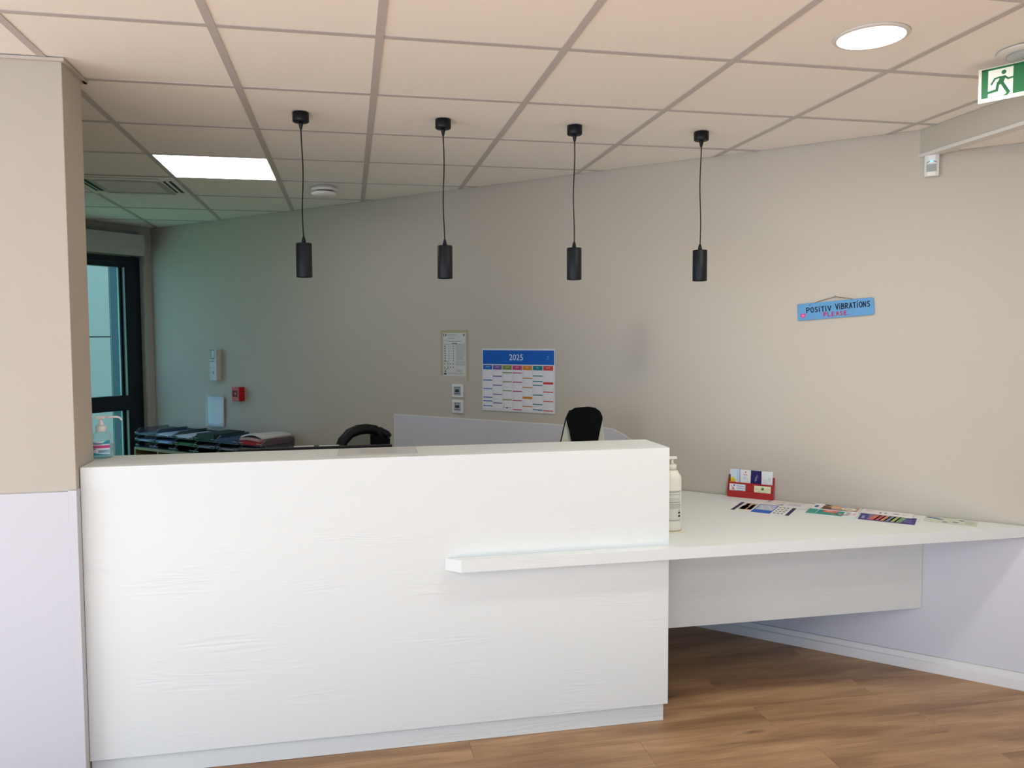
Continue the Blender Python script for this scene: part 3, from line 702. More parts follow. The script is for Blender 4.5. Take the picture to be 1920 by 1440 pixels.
brochure('photo_booklet', 'booklet with a brown photograph cover, overlapping the back of the teal booklet', 2.815, 0.862, .215, .12, radians(-45), .004, .0034, (226, 226, 226), d_photo, 'booklet')
def d_purple(q, w, h):
    q.rect(-w/2, w/2, -h/2, h/2, (66, 62, 128)); q.rect(-w*.34, w*.24, -h*.46, h*.5, (128, 108, 140), 2)
    for i, c in enumerate([(196, 106, 100), (180, 88, 96), (206, 140, 110), (110, 120, 150), (170, 176, 110), (120, 160, 110)]): q.poly([(-w*.32+i*w*.09, -h*.42), (-w*.2+i*w*.09, -h*.42), (-w*.12+i*w*.09, h*.4), (-w*.24+i*w*.09, h*.4)], c, 3)
    q.lines(w*.3, w*.45, -h*.3, h*.2, 4, (130, 128, 180), 3); q.rect(-w*.45, -w*.40, -h*.3, h*.1, (150, 150, 196), 3)
brochure('purple_brochure', 'purple brochure with a colourful picture, under the white flyer', 2.92, .63, .235, .14, radians(-42.5), .0012, 0, (70, 66, 130), d_purple)
def d_white2(q, w, h):
    q.lines(-w*.42, -w*.25, h*.0, h*.3, 3, (214, 150, 160), 1); q.rect(-w*.14, -w*.1, -h*.2, h*.1, (150, 130, 150)); q.rect(-w*.04, w*.0, -h*.2, h*.1, (160, 140, 160)); q.disc(w*.18, .0, .013, (170, 170, 176)); q.stroke([(w*.3, -h*.1), (w*.38, h*.1)], .003, (130, 100, 100))
brochure('white_flyer', 'white flyer with pale pink print, lying over the purple brochure', 2.983, 0.716, .225, .105, radians(-45.5), .0008, .0032, (228, 227, 227), d_white2, 'flyer')
def d_right(q, w, h):
    q.rect(-w/2, w/2, -h/2, h/2, (206, 212, 196)); q.lines(w*.28, w*.46, -h*.3, h*.3, 5, (150, 160, 150), 2)
    for a, b, s in ((-.42, .25, .012), (-.3, .2, .014), (-.2, .1, .013), (-.1, -.3, .013), (.1, -.2, .014), (.2, .25, .013)): q.disc(w*a, h*b, s, (84, 96, 148), 2, s*.7); 
    q.rect(-w*.45, -w*.2, h*.3, h*.4, (140, 150, 170), 2)
brochure('pale_green_flyer', 'pale green flyer with small blue drawings, alone at the right end of the worktop', 3.169, 0.528, .21, .118, radians(-44.5), .0006, 0, (206, 212, 196), d_right, 'flyer')

# red card holder and the cards in it
hc = W(1.02, 0, .0205); RZ = radians(-42.2)
hd = thing('card_holder', 'red plastic two-tier business card holder against the wall', 'card holder', (hc.x, hc.y, ZW+.0004), RZ)
KY, KZ = .40, 1.16
def ky(p): return [(a_*KY, b_*KZ) for a_, b_ in p]
RED = mat('red_plastic', (168, 16, 22), .3, .5, coat=.3)
h_ = MB(); HW = .119
h_.prism(ky([(-.034, 0), (.040, 0), (.040, .012), (-.036, .012)]), -HW, HW, 'x')
h_.prism(ky([(-.034, .0), (-.037, .030), (-.031, .030), (-.028, .0)]), -HW, HW, 'x')
h_.build('base', RED, hd, bevel=.001)
h2 = MB(); h2.prism(ky([(-.016, .0125), (.001, .066), (.005, .066), (-.010, .0125)]), -HW, HW, 'x'); h2.build('middle_tier', RED, hd, bevel=.001)
h3 = MB(); h3.prism(ky([(.030, .0125), (.041, .098), (.045, .098), (.036, .0125)]), -HW, HW, 'x'); h3.build('back_tier', RED, hd, bevel=.001)
for sx_ in (-1, 1):
    e_ = MB(); a_, b_ = (HW-.004, HW+.0005) if sx_ > 0 else (-HW-.0005, -HW+.004)
    e_.prism(ky([(-.036, .002), (.043, .002), (.046, .088), (.034, .088), (-.030, .034)]), a_, b_, 'x'); e_.build('side_wall', RED, hd, bevel=.0006)
HM = Matrix.Translation((hc.x, hc.y, ZW+.0004)) @ Matrix.Rotation(RZ, 4, 'Z')
def card(name, label, x, y, z, w, h, tilt, base, draw, n=1, yaw=0):
    vis = .42 if h > .1 else 0
    t = thing(name, label, 'card'); t.matrix_world = HM @ Matrix.Translation((x, y*KY, z*KZ)) @ Matrix.Rotation(radians(-tilt), 4, 'X')
    MB().box(-w/2, w/2, 0, .0004*n, 0, h).build('card_stack', mat('card_%s' % ''.join('%02x' % c for c in base), base, .5), t)
    q = PR('v', -.0001); draw(q, w, h); q.mb.v = [(a_, b_, vis*h+(1-vis)*c_) for a_, b_, c_ in q.mb.v]; q.build('print', t)
def c1(q, w, h): q.rect(-w/2, w/2, 0, h, (206, 222, 236)); q.poly([(-w*.45, 0), (w*.15, 0), (w*.05, h*.3), (-w*.2, h*.45), (-w*.4, h*.35)], (226, 206, 50), 2); q.disc(-w*.16, h*.24, .004, (110, 140, 50), 3); q.rect(-w/2, -w*.4, h*.1, h*.6, (60, 80, 60), 2); q.rect(-w*.45, w*.1, h*.0, h*.12, (226, 130, 60), 3); q.lines(w*.2, w*.36, h*.2, h*.9, 8, (130, 150, 200), 2); q.rect(w*.42, w*.47, 0, h, (110, 140, 200), 2)
def c2(q, w, h): q.poly([(-.003, h*.82), (0, h*.78), (.004, h*.84), (.003, h*.88), (0, h*.86), (-.003, h*.88)], (190, 40, 60)); q.rect(-w*.2, w*.2, h*.62, h*.68, (210, 130, 150)); q.lines(-w*.25, w*.25, h*.3, h*.52, 3, (160, 180, 190))
def c3(q, w, h): q.rect(-w/2, w/2, 0, h, (34, 26, 92)); q.stroke([(-w*.12, h*.25), (-w*.02, h*.6)], .0012, (170, 170, 214), 2); q.stroke([(-w*.05, h*.2), (w*.1, h*.72), (w*.13, h*.5)], .0012, (170, 170, 214), 2); q.lines(-w*.05, w*.12, h*.3, h*.55, 3, (140, 140, 196), 3)
def c4(q, w, h): q.lines(-w*.4, w*.1, h*.15, h*.45, 4, (180, 196, 206)); q.lines(w*.1, w*.4, h*.3, h*.6, 4, (170, 180, 186)); q.disc(w*.4, h*.8, .001, (90, 120, 90))
def c5(q, w, h): q.lines(w*-.05, w*.42, h*.1, h*.9, 3, (120, 140, 190), 1, .3, .1); q.stroke([(-w*.4, h*.85), (-w*.3, h*.55), (-w*.2, h*.3)], .0022, (150, 60, 70)); q.stroke([(-w*.2, h*.8), (-w*.28, h*.5), (-w*.14, h*.2)], .0025, (226, 150, 130)); q.disc(-w*.21, h*.82, .004, (60, 50, 60), 2); q.disc(-w*.27, h*.4, .006, (210, 120, 130), 2); q.rect(w*.45, w*.49, 0, h, (120, 170, 150))
def c6(q, w, h): q.rect(-w/2, w/2, 0, h, (222, 226, 184)); q.stroke([(-w*.45, h*.62), (-w*.2, h*.55), (-w*.05, h*.5), (w*.1, h*.5), (w*.25, h*.62), (w*.46, h*.66)], .001, (60, 66, 40), 2); q.disc(0, h*.66, .0075, (60, 92, 40), 2); q.disc(-.002, h*.7, .003, (150, 180, 90), 3); q.rect(-w*.28, w*.28, h*.3, h*.35, (170, 186, 130), 2)
card('sky_blue_card', 'pale blue card with a yellow patch, back row left in the red holder', -.086, .016, .0130, .054, .130, 4.5, (206, 222, 236), c1, 2)
card('white_heart_card', 'white card with a tiny red heart, second in the back row of the red holder', -.031, .016, .0130, .053, .129, 4.5, (230, 230, 230), c2, 2)
card('navy_card', 'navy blue card in the back row of the red holder', .024, .014, .0130, .052, .128, 4.5, (34, 26, 92), c3, 3)
card('white_text_card', 'white card with small grey text, back row right in the red holder', .080, .016, .0130, .056, .129, 4.5, (228, 230, 230), c4, 2)
card('figure_card', 'white card with a small reddish figure, front left in the red holder', -.066, -.0295, .0235, .084, .042, 5, (226, 228, 234), c5, 4)
card('cream_card', 'cream card with a green leaf mark, front right in the red holder', .062, -.0295, .0225, .084, .043, 5, (222, 226, 184), c6, 3)

# ---------------------------------------------------------------- things on the back wall
# calendar
cw, ch = .528, .393
cal = thing('wall_calendar', 'large 2025 wall calendar with a blue header', 'calendar', W(-.417, 1.126), ANG)
MB().box(-cw/2, cw/2, -.006, -.001, 0, ch).build('board', mat('calendar_card', (216, 216, 222), .5), cal)
q = PR('v', -.0062)
q.rect(-cw/2+.006, cw/2-.006, ch-.098, ch-.010, (14, 92, 184)); q.text('2025', -.01, ch-.056, .052, (224, 232, 244), 2)
q.disc(.215, ch-.05, .006, (80, 140, 210), 2); q.rect(.203, .227, ch-.064, ch-.061, (90, 150, 214), 2)
mc = [((20, 100, 176), .045, [.14, .245, .35, .395, .455]), ((116, 86, 156), .045, [.09, .2, .31, .415]), ((120, 142, 62), .04, [.045, .155, .262, .37]), ((186, 70, 122), .04, [.045, .155, .265, .375, .485]),
      ((206, 132, 48), .036, [.105, .215, .33, .44]), ((10, 122, 136), .05, [.075, .14, .185, .30, .41, .475]), ((206, 62, 62), .05, [.15, .26, .37, .48])]
w7 = (cw-.016)/7; top = ch-.104
months = ['JANVIER', 'FEVRIER', 'MARS', 'AVRIL', 'MAI', 'JUIN', 'JUILLET']
for i, (c, hh, ys) in enumerate(mc):
    x0 = -cw/2+.008+i*w7; x1 = x0+w7-.0055
    q.rect(x0, x1, top-.028, top, c, 1); q.text(months[i], (x0+x1)/2, top-.012, .0085, (226, 230, 236), 2)
    q.rect(x0, x1, .018, top-.030, (226, 226, 230), 1)
    for r_ in range(28): 
        zz = top-.036-r_*.0084
        q.rect(x0+.002, x0+.007, zz-.0012, zz+.0012, (176, 178, 186), 2); q.rect(x0+.012, x0+.016, zz-.0012, zz+.0012, (188, 190, 196), 2)
        if r_ % 5 == i % 5: q.rect(x0+.02, x0+.04, zz-.0009, zz+.0009, (186, 188, 194), 2)
    for yv in ys:
        zz = top-.02-yv*.52; t_ = .006 if not (i in (4, 6) and abs(yv-(.33 if i == 4 else .15)) < .01) else .014
        q.rect(x0, x1, zz-t_, zz, c, 3)
q.rect(-.105, -.098, .022, .028, (60, 60, 60), 4); q.rect(-.088, -.068, .02, .026, (60, 60, 60), 4); q.rect(-.056, -.05, .022, .028, (60, 60, 60), 4)
q.build('print', cal)
MB().tube([(0, -.004, ch-.004), (0, -.004, 1.604-1.126-.004)], .0012, 6).build('hanging_string', mat('pale_string', (206, 200, 178), .8), cal)
MB().lathe([(0, -.003), (.004, -.002), (.004, .002), (0, .003)], 0, 0, 10).build('nail', mat('pale_nail', (190, 182, 150), .5), cal, (0, -.004, 1.604-1.126))

# printed notice
nt_ = thing('notice_sheet', 'taped A4 notice sheet of instructions above the wall controls', 'notice', W(-.900, 1.337), ANG)
MB().box(-.100, .100, -.0012, -.0004, 0, .291).build('sheet', mat('notice_paper', (206, 206, 200), .7), nt_)
q = PR('v', -.0013); K_ = (60, 60, 62); G_ = (140, 140, 140)
q.rect(-.090, -.066, .262, .276, (40, 40, 44)); q.disc(-.078, .269, .005, (220, 220, 220), 2); q.lines(-.060, .045, .262, .274, 2, G_); q.rect(.068, .082, .262, .276, (120, 120, 120))
q.lines(-.055, .02, .244, .252, 1, G_, 1, .4); q.lines(-.085, -.06, .232, .238, 1, G_, 1, .5); q.rect(-.05, .05, .227, .230, K_); q.rect(-.02, .02, .212, .217, K_); q.rect(-.09, .09, .209, .2105, K_)
for k in range(7): zz = .2-k*.0155; q.rect(-.081, -.073, zz-.009, zz, (44, 44, 46)); q.lines(-.055, -.025, zz-.006, zz-.002, 1, G_, 1, .5); q.rect(-.013, -.006, zz-.008, zz-.001, (70, 70, 72))
q.lines(.01, .09, .105, .206, 17, G_, 1, .35, .25); q.lines(-.089, -.045, .092, .097, 1, K_, 1, .6); q.lines(.01, .09, .07, .1, 5, G_, 1, .35, .1)
for zz in (.08, .058): 
    for xx in (-.08, -.055, -.034, -.012): q.disc(xx, zz, .004, (50, 50, 52))
q.lines(-.089, -.04, .044, .049, 1, K_, 1, .5); q.rect(-.082, -.07, .026, .038, (90, 90, 92)); q.rect(-.088, -.066, .01, .02, (36, 36, 40)); q.lines(-.058, .08, .012, .024, 2, G_); q.lines(.012, .06, .03, .046, 4, G_)
q.build('print', nt_)
TAPE = clearmat('masking_tape', (206, 198, 160), .55, .5)
for (x0, x1, z0, z1) in ((-.112, -.094, .004, .3), (.092, .110, -.03, .3), (-.112, .108, .283, .302)):
    MB().box(x0, x1, -.0022, -.0016, z0, z1).build('tape', TAPE, nt_)

# wall controls
def thermostat(z, label):
    t = thing('wall_control', label, 'control panel', W(-.8735, z), ANG, 'two square wall controls left of the calendar')
    MB().box(-.0425, .0425, -.012, -.0004, 0, .085).build('frame', WPL, t, bevel=.003)
    MB().box(-.029, .029, -.0135, -.0122, .013, .072).build('faceplate', mat('silver_grey_plate', (172, 176, 188), .4), t, bevel=.0006)
    MB().box(-.0165, .0165, -.0145, -.0137, .033, .052).build('display', mat('dark_display', (30, 38, 46), .2), t)
    bm_ = mat('dark_buttons', (60, 66, 78), .5)
    for x in (-.014, 0, .014): MB().box(x-.0035, x+.0035, -.0148, -.0137, .060, .066).build('button', bm_, t)
    for x in (-.016, -.005, .005, .016): MB().box(x-.0035, x+.0035, -.0148, -.0137, .020, .027).build('button', bm_, t)
thermostat(1.201, 'upper of the two square white wall controls left of the calendar')
thermostat(1.098, 'lower of the two square white wall controls left of the calendar')

# intercom
ic = thing('wall_intercom', 'white intercom box with small screen on the left part of the back wall', 'intercom', W(-3.262, 1.25), ANG)
MB().box(-.055, .030, -.052, -.0004, 0, .252).build('housing', mat('grey_white_plastic', (198, 200, 194), .45), ic, bevel=.004)
q = PR('v', -.0523); q.rect(-.045, .012, .175, .25, (60, 66, 66)); q.rect(-.04, .007, .18, .246, (176, 186, 180), 2); q.rect(-.01, .002, .19, .24, (222, 230, 222), 3); q.build('display', ic)
q = PR('v', -.0523); q.rect(-.045, .012, .154, .159, (80, 84, 80)); q.disc(-.036, .106, .005, (70, 60, 70)); q.rect(-.012, -.004, .1, .108, (110, 150, 120)); q.rect(.004, .012, .1, .108, (110, 150, 120))
q.text('4', -.008, .062, .05, (96, 104, 100), 2); q.lines(-.042, -.028, .01, .08, 6, (140, 146, 140))
q.build('print', ic)
# red call point
rc = thing('fire_call_point', 'red fire alarm call point on the back wall above the trays', 'alarm', W(-2.995, 1.093), ANG)
MB().box(-.052, .036, -.055, -.0004, 0, .112).build('housing', mat('red_alarm_plastic', (190, 12, 20), .4, .5), rc, bevel=.004)
q = PR('v', -.0553); q.rect(-.042, .018, .034, .086, (96, 10, 22)); q.rect(-.03, .008, .042, .078, (130, 20, 34), 2); q.disc(-.008, .06, .008, (190, 120, 120), 3)
q.rect(-.042, .02, .094, .099, (220, 90, 90)); q.rect(-.034, .01, .028, .031, (220, 120, 110)); q.disc(-.034, .014, .005, (220, 110, 90)); q.disc(.0, .014, .004, (220, 120, 110)); q.build('press_plate', rc)
# envelope in a clear sleeve
ev = thing('paper_sleeve', 'tall white paper in a clear sleeve on the wall behind the trays', 'paper', W(-3.30, .872), ANG)
def evf(a, b): return (-.100+.2*a+.006*b, -.012-.018*sin(pi*a)*(1-b*.4)-.004*b, .245*b)
MB().grid(evf, 12, 8).build('paper', mat('bluish_paper', (214, 222, 236), .7), ev, solid=.002)
def evg(a, b): return (-.112+.222*a+.006*b, -.034+.004*sin(7*a), .0+.285*b-(.014*sin(pi*a) if b > .95 else 0))
MB().grid(evg, 12, 8).build('clear_sleeve', clearmat('clear_sleeve', (220, 230, 240), .12, .1), ev)

# wooden sign
sg = thing('wooden_sign', 'small blue hanging sign with handwritten words and a pink heart', 'sign', W(1.4145, 1.720), ANG)
TI = radians(4.2)
PL = Matrix.Rotation(-TI, 4, 'Y')
def rr(w, h, rd, n=5):
    p = []
    for cx, cy, a0 in ((w/2-rd, h/2-rd, 0), (-w/2+rd, h/2-rd, 90), (-w/2+rd, -h/2+rd, 180), (w/2-rd, -h/2+rd, 270)):
        for i in range(n+1): a = radians(a0+90*i/n); p.append((cx+rd*cos(a), cy+rd*sin(a)))
    return p
pb = MB().prism(rr(.352, .083, .008), -.009, -.002, 'y'); pb.v = [tuple(PL @ Vector(v)) for v in pb.v]
pb.build('board', mat('light_blue_paint', (92, 152, 200), .6, noise=.05, nscale=30), sg, bevel=.0012)
GL = {'P': [[(0, 0), (0, 1)], [(0, 1), (.5, .95), (.6, .7), (.45, .5), (0, .42)]],
 'O': [[(.3, 1), (.05, .8), (0, .45), (.12, .1), (.35, 0), (.55, .2), (.62, .55), (.5, .88), (.3, 1)]],
 'S': [[(.55, .9), (.3, 1), (.08, .85), (.12, .62), (.4, .48), (.52, .25), (.35, .03), (.02, .08)]],
 'I': [[(.05, 0), (.05, .78)], [(.05, 1.0), (.06, 1.07)]],
 'T': [[(-.05, .92), (.6, 1)], [(.28, .96), (.3, 0)]],
 'V': [[(0, 1), (.3, 0), (.6, 1)]],
 'B': [[(0, 0), (0, 1)], [(0, 1), (.42, .92), (.42, .62), (.05, .52)], [(.05, .52), (.52, .42), (.5, .08), (0, 0)]],
 'R': [[(0, 0), (0, 1)], [(0, 1), (.48, .92), (.48, .6), (.02, .5)], [(.15, .5), (.55, 0)]],
 'A': [[(0, 0), (.3, 1), (.58, 0)], [(.1, .35), (.48, .38)]],
 'N': [[(0, 0), (.02, 1)], [(.02, 1), (.48, .05)], [(.48, .05), (.55, 1)]],
 'L': [[(0, 1), (.02, 0), (.45, .04)]],
 'E': [[(.45, 1), (0, .96), (0, 0), (.48, .04)], [(0, .5), (.4, .53)]],
 '.': [[(.1, .0), (.12, .07)]]}
q = PR('v', -.0094, .0001)
def write(txt, x, z, h, adv, wd, c, sw):
    for ch_ in txt:
        if ch_ != ' ':
            for s_ in GL[ch_]: q.stroke([(x+a*wd, z+b*h) for a, b in s_], sw, c, 1)
        x += adv*(.55 if ch_ == 'I' else .5 if ch_ == ' ' else 1)
    return x
write('POSITIV', -.132, -.005, .024, .0197, .022, (8, 18, 50), .0046)
write('VIBRATIONS', .004, -.001, .026, .0176, .0205, (8, 18, 50), .0046)
write('PLEASE.', -.052, -.031, .019, .0188, .021, (186, 30, 90), .0040)
hp = [(0, -.013), (-.013, .002), (-.011, .010), (-.005, .011), (0, .007), (.005, .011), (.011, .010), (.013, .002)]
q.poly([(-.150+a, -.019+b) for a, b in hp], (206, 50, 120), 1); q.poly([(-.150+a*.6, -.019+b*.6) for a, b in hp], (240, 120, 170), 2)
q.mb.v = [tuple(PL @ Vector(v)) for v in q.mb.v]; q.build('lettering', sg)
CORD = mat('twine', (128, 100, 66), .9)
hl, hr_ = PL @ Vector((-.115, -.006, .034)), PL @ Vector((.105, -.006, .034))
MB().tube([hl, Vector((-.06, -.006, .046)), Vector((0, -.008, .062))], .0016, 6).build('twine', CORD, sg)
MB().tube([hr_, Vector((.06, -.006, .052)), Vector((0, -.008, .062))], .0016, 6).build('twine', CORD, sg)
for p_ in (hl, hr_): MB().lathe([(0, -.0035), (.004, 0), (0, .0035)], 0, 0, 10).build('twine_knot', CORD, sg, (p_.x, -.0105, p_.z-.002))
MB().lathe([(0, -.005), (.0045, -.003), (.0045, .003), (0, .005)], 0, 0, 12).build('nail', mat('blue_grey_pin', (120, 150, 160), .5), sg, (0, -.009, .063))

# ---------------------------------------------------------------- office furniture behind the counter
# monitor (only its top edge shows)
mo = thing('computer_monitor', 'black computer monitor whose top edge shows above the counter', 'monitor', (.338, .96, .7255), 0)
MB().box(-.33, .33, -.012, .02, .06, .390).build('screen_housing', BLKPL, mo, bevel=.004)
MB().box(-.318, .318, .0202, .0208, .075, .38).build('screen', mat('screen_black', (10, 12, 16), .15), mo)
MB().box(-.03, .03, -.04, -.0122, .01, .22).build('stand', BLKPL, mo, bevel=.003)
MB().box(-.12, .12, -.10, .10, .0003, .0098).build('foot', BLKPL, mo, bevel=.003)

def starbase(par, h, m, cm):
    MB().lathe([(0, .09), (.035, .09), (.03, .12), (.025, .13), (0, .13)], n=20).build('hub', m, par)
    MB().lathe([(0, .1302), (.016, .1302), (.016, h), (0, h)], n=16).build('gas_lift', mat('chrome', (170, 170, 172), .25, .5, 1), par)
    for k in range(5):
        a = 2*pi*k/5+.3; c_, s_ = cos(a), sin(a)
        MB().tube([(.03*c_, .03*s_, .105), (.27*c_, .27*s_, .075)], [.02, .014], 8).build('leg', m, par)
        t = Matrix.Translation((.27*c_, .27*s_, .03)) @ Matrix.Rotation(a, 4, 'Z') @ Matrix.Rotation(pi/2, 4, 'X')
        w_ = MB().lathe([(0, -.02), (.026, -.02), (.028, -.012), (.028, .012), (.026, .02), (0, .02)], n=16); w_.v = [tuple(t @ Vector(v)) for v in w_.v]; w_.build('castor', BLKPL, par)

# chair 1: mesh-backed chair, arched frame, turned
c1_ = thing('office_chair', 'black mesh-back office chair with an arched frame, behind the monitor', 'chair', (.648, 1.90, 0), radians(24))
starbase(c1_, .42, BLKPL, None)
sp = MB(); sp.prism(rr(.48, .46, .1, 8), .425, .49); sp.build('seat', BLKFAB, c1_, bevel=.015)
def arch(t):  # closed outline of the back, x,z
    return t
prof = [(-.18, .58), (-.195, .72), (-.19, .84), (-.172, .93), (-.14, .995), (-.09, 1.035), (-.03, 1.052), (.03, 1.055), (.09, 1.045), (.135, 1.01), (.16, .95), (.175, .86), (.185, .72), (.17, .58)]
def yb(z): return .20+.06*(z-.55)
prof = [(x*.88, z) for x, z in prof]
pts = [Vector((x, yb(z), z)) for x, z in prof]
MB().tube(pts+[pts[0]], .034, 14, sq=.9).build('back_frame', BLKPL, c1_)
MESHM = clearmat('chair_mesh', (24, 26, 30), .55, .8)
MB().add([(x*.95, yb(z), z*.99+.008) for x, z in prof], [tuple(range(len(prof)))]).build('back_mesh', MESHM, c1_)
MB().prism([(-.03, .20), (.03, .20), (.03, .22), (-.03, .22)], .40, .62).build('back_support', BLKPL, c1_)
hb = MB(); hb.tube([(.06, .235, 1.052), (.11, .22, 1.044), (.145, .20, 1.018), (.152, .185, 1.005)], [.012, .024, .028, .024], 10, sq=.8)
hb.build('shoulder_cap', BLKPL, c1_)
lum = MB(); lum.grid(lambda a, b: ((.035+.115*b)*1.0, yb(.98)-.03, .80+.225*a-.03*b*a), 6, 4); lum.build('side_cushion', BLKFAB, c1_, solid=.03)
for s_ in (-1, 1):
    MB().tube([(s_*.24, .08, .45), (s_*.27, .08, .55), (s_*.27, .06, .66)], .014, 8).build('armrest_post', BLKPL, c1_)
    MB().box(s_*.27-.035, s_*.27+.035, -.10, .14, .661, .685).build('armrest', BLKPL, c1_, bevel=.01)

# chair 2: white-shelled chair with black pad
c2_ = thing('office_chair', 'white-shelled office chair with a black padded back, right of the calendar', 'chair', (1.70, 1.30, -.013), radians(-4))
starbase(c2_, .42, BLKPL, None)
MB().prism(rr(.46, .42, .1, 8), .425, .485).build('seat', BLKFAB, c2_, bevel=.015)
outer = [(-.052, 1.228), (.02, 1.233), (.058, 1.226), (.082, 1.208), (.095, 1.18), (.098, 1.16), (.112, 1.05), (.14, .85), (.15, .62), (-.17, .62), (-.16, .85), (-.124, 1.05), (-.098, 1.165), (-.088, 1.19), (-.074, 1.215)]
MB().prism(outer, .150, .166, 'y').build('back_shell', mat('ivory_plastic', (206, 208, 192), .5), c2_, bevel=.004)
pad = [(-.052, 1.2285), (.02, 1.2335), (.058, 1.2265), (.082, 1.2085), (.0955, 1.18), (.096, 1.165), (.082, 1.10), (.068, 1.03), (.05, .85), (.06, .65), (-.07, .65), (-.06, .85), (-.068, 1.03), (-.082, 1.10), (-.0985, 1.165), (-.0885, 1.19), (-.0745, 1.215)]
MB().prism(pad, .128, .1498, 'y').build('back_pad', BLKFAB, c2_, bevel=.005)
rm = [(-.0745, 1.215), (-.0885, 1.19), (-.0985, 1.165), (-.1245, 1.05), (-.1605, .85), (-.1705, .62)]
MB().tube([(x-.002, .152, z) for x, z in rm], .0035, 6).build('shell_rim', BLKPL, c2_)
MB().box(-.03, .03, .167, .19, .40, .80).build('back_support', BLKPL, c2_, bevel=.005)

# pigeonhole unit
US, UW, UD, UH = -3.93, 1.56, .34, .700
pu = thing('pigeonhole_unit', 'low wooden pigeonhole unit under the letter trays', 'shelf unit', W(US, 0), ANG)
OAK = mat('olive_oak_edge', (150, 136, 100), .6, noise=.08, nscale=20, stretch=(1, 1, 8)); BRN = mat('dark_brown_back', (66, 36, 26), .7)
MB().box(0, UW, -UD, -.012, UH-.02, UH).build('unit_top', OAK, pu, bevel=.001)
MB().box(0, UW, -UD+.01, -.012, .03, .05).build('unit_bottom', OAK, pu)
MB().box(0, UW, -.030, -.0125, .0505, UH-.0205).build('unit_back', BRN, pu)
for k in range(6):
    x = k*(UW-.018)/5; MB().box(x, x+.018, -UD, -.0305, .0505, UH-.0205).build('divider', OAK, pu)
for z in (.26, .48):
    for k in range(5):
        x = k*(UW-.018)/5; MB().box(x+.0185, x+(UW-.018)/5-.0005, -UD+.02, -.0305, z, z+.012).build('shelf', BRN, pu)
for x in (.02, UW-.06): MB().box(x, x+.04, -UD+.03, -.05, 0.0005, .0295).build('foot', BLKPL, pu)

# letter trays: 6 columns, 3 levels
TW, TD = .245, .315
TRC = [clearmat('tray_smoke_blue', (70, 90, 122), .40, .12), clearmat('tray_smoke_green', (46, 78, 62), .46, .12), clearmat('tray_smoke_grey', (96, 98, 112), .42, .12)]
EDGE = mat('tray_edge_highlight', (196, 212, 226), .3, .6)  # white highlights on the clear tray edges, put into a pale colour
def make_tray(m):
    t = thing('letter_tray', 'x', 'tray', (0, 0, 0), ANG)
    b = MB(); w, d_, h = TW, TD, .050
    b.box(0, w, -d_, 0, .0004, .003); b.box(0, w, -.003, 0, .0032, .036)
    for xa in (0, w-.003): b.prism([(-d_+.0, .0032), (-.0032, .0032), (-.0032, h), (-d_+.05, h), (-d_, .022)], xa, xa+.003, 'x')
    b.add([(0, -d_, .003), (w*.24, -d_, .003), (w*.30, -d_, .012), (w*.7, -d_, .012), (w*.76, -d_, .003), (w, -d_, .003), (w, -d_-.004, .02), (w*.80, -d_-.004, .02), (w*.72, -d_-.004, .004), (w*.28, -d_-.004, .004), (w*.2, -d_-.004, .02), (0, -d_-.004, .02)],
          [(0, 1, 10, 11), (4, 5, 6, 7)])
    b.build('tray_body', m, t)
    for xa, q0_, q1_ in ((.0015, .002, w*.2), (w-.0015, w*.8, w-.002)):
        e = MB(); e.tube([(xa, -d_, .003), (xa, -d_, .020), (xa, -d_+.05, h)], .0016, 6)
        e.tube([(q0_, -d_-.0035, .0205), (q1_, -d_-.0035, .0205)], .0015, 6); e.build('tray_edge', EDGE, t)
    return t
colors = [0, 0, 1, 1, 0, 2]; colnm = ['smoky blue', 'smoky blue', 'dark green', 'dark green', 'dark blue', 'smoky grey']
ords = ['first', 'second', 'third', 'fourth', 'fifth', 'sixth']; lev = ['bottom', 'middle', 'top']
protos = [make_tray(m) for m in TRC]; used = [False]*3
pt = {}
for ci in range(6):
    for l in range(3):
        k = colors[ci]
        if not used[k]: t = protos[k]; used[k] = True
        else: t = copy_tree(protos[k])
        jx = random.uniform(-.004, .004); q_ = W(US+.004+ci*.258+jx+.003, UH+.0006+l*.0515, .014+random.uniform(0, .008)); t.location = q_; t.rotation_euler = (0, 0, ANG)
        t['label'] = '%s letter tray, %s level of the %s stack from the door' % (colnm[ci], lev[l], ords[ci]); t['group'] = 'letter trays on the pigeonhole unit'
        pt[(ci, l)] = q_
def sheets(key, label, h, base, dy=.02, w=.205, dx=.018, rz=0, name='paper_stack', curl=0, lift=.0035):
    q_ = pt[key]; o = q_+D*dx-N*dy+Vector((0, 0, lift))
    nu = 10
    b = MB()
    def fn(a, bb, zz): x = w*a; y = -.29*bb; return (x, y, zz+curl*(sin(pi*a*1.0)*(.4+.6*bb)) )
    top = [[fn(i/nu, j/4, h) for j in range(5)] for i in range(nu+1)]; bot = [[fn(i/nu, j/4, 0) for j in range(5)] for i in range(nu+1)]
    vs = [v for row in top for v in row]+[v for row in bot for v in row]; off_ = (nu+1)*5; fs = []
    for i in range(nu):
        for j in range(4): a = i*5+j; fs += [(a, a+5, a+6, a+1), (off_+a, off_+a+1, off_+a+6, off_+a+5)]
    for i in range(nu): fs += [(i*5, off_+i*5, off_+i*5+5, i*5+5), (i*5+4, i*5+9, off_+i*5+9, off_+i*5+4)]
    for j in range(4): fs += [(j, j+1, off_+j+1, off_+j), (nu*5+j, off_+nu*5+j, off_+nu*5+j+1, nu*5+j+1)]
    b.add(vs, fs, 0, False)
    return tag(b.build(name, mat('sheets_%s' % ''.join('%02x' % c for c in base), base, .7), None, o, ANG+rz), label, 'papers')
sheets((0, 1), 'loose pale blue papers in the middle tray nearest the door', .012, (150, 176, 206))
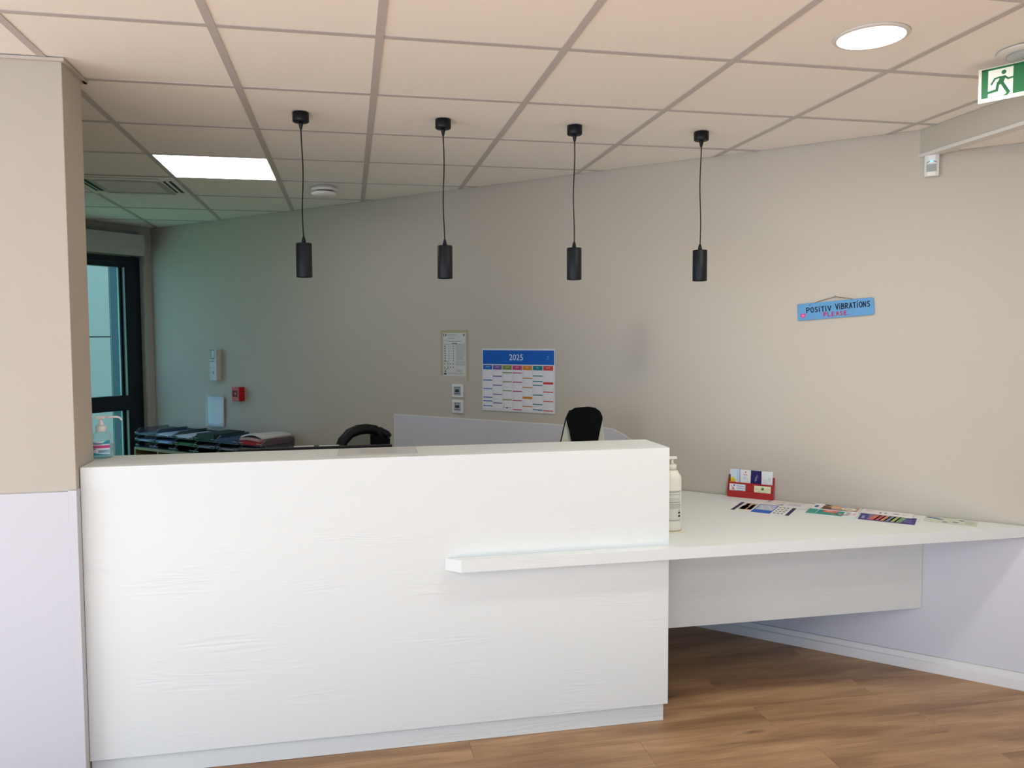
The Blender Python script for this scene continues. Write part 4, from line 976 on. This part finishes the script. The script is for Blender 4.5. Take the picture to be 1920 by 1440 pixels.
sheets((0, 2), 'thin grey-blue papers in the top tray nearest the door', .006, (110, 132, 158))
sheets((1, 1), 'light blue papers in the middle tray of the second stack', .016, (140, 172, 214))
sheets((1, 2), 'blue-white papers in the top tray of the second stack', .018, (186, 200, 226), curl=.006)
sheets((2, 2), 'white papers in the top tray of the third stack', .022, (206, 212, 232), curl=.006)
sheets((2, 1), 'green folder in the middle tray of the third stack', .018, (60, 110, 66), name='folder')
sheets((3, 2), 'dark green folders on the top tray of the fourth stack', .052, (30, 56, 50), name='folder', curl=.004)
sheets((3, 1), 'grey papers in the middle tray of the fourth stack', .012, (120, 118, 130))
sheets((4, 2), 'blue-grey folders in the top tray of the fifth stack', .030, (56, 76, 110), name='folder')
sheets((4, 1), 'mauve-grey papers in the middle tray of the fifth stack', .010, (132, 128, 144))
a_ = sheets((5, 1), 'grey papers in the middle tray of the end stack', .030, (110, 106, 122))
sheets((5, 2), 'red folder in the pile on the end stack of trays', .030, (170, 24, 34), name='folder', w=.21, curl=.004, dx=.012, rz=.02)
sheets((5, 2), 'pinkish papers above the red folder on the end stack', .018, (196, 160, 160), w=.213, curl=.008, dx=.010, lift=.0345, rz=-.02)
tp_ = sheets((5, 2), 'curling white printed sheets on top of the end stack', .012, (214, 214, 216), w=.22, curl=.024, dx=.004, lift=.0545, rz=.05)
# papers beyond the monitor, just showing over the counter
q0 = (.30, 1.18)
st = tag(MB().box(-.13, .13, -.05, .05, 0, .0).build('document_stack', PAPER), 'x', 'papers') if False else None
bo = thing('document_tray', 'black desk tray behind the monitor holding white papers', 'tray', (.32, 1.16, .7255), 0)
for sx_ in (-.12, .117): MB().box(sx_, sx_+.003, -.1, .1, .0005, .3575).build('side_wall', BLKPL, bo)
MB().box(-.1165, .1165, -.1, .1, .354, .357).build('top_tray', BLKPL, bo)
for k, (x, rz) in enumerate(((.275, .05), (.385, -.06))):
    o = MB().box(-.045, .045, -.05, .05, 0, .004).build('loose_papers', PAPER, None, (x, 1.16, 1.0835), rz)
    tag(o, ['loose white papers just above the counter, right of the tray pile', 'loose white papers just above the counter, left of the mesh chair'][k], 'papers', 'loose papers showing over the counter')
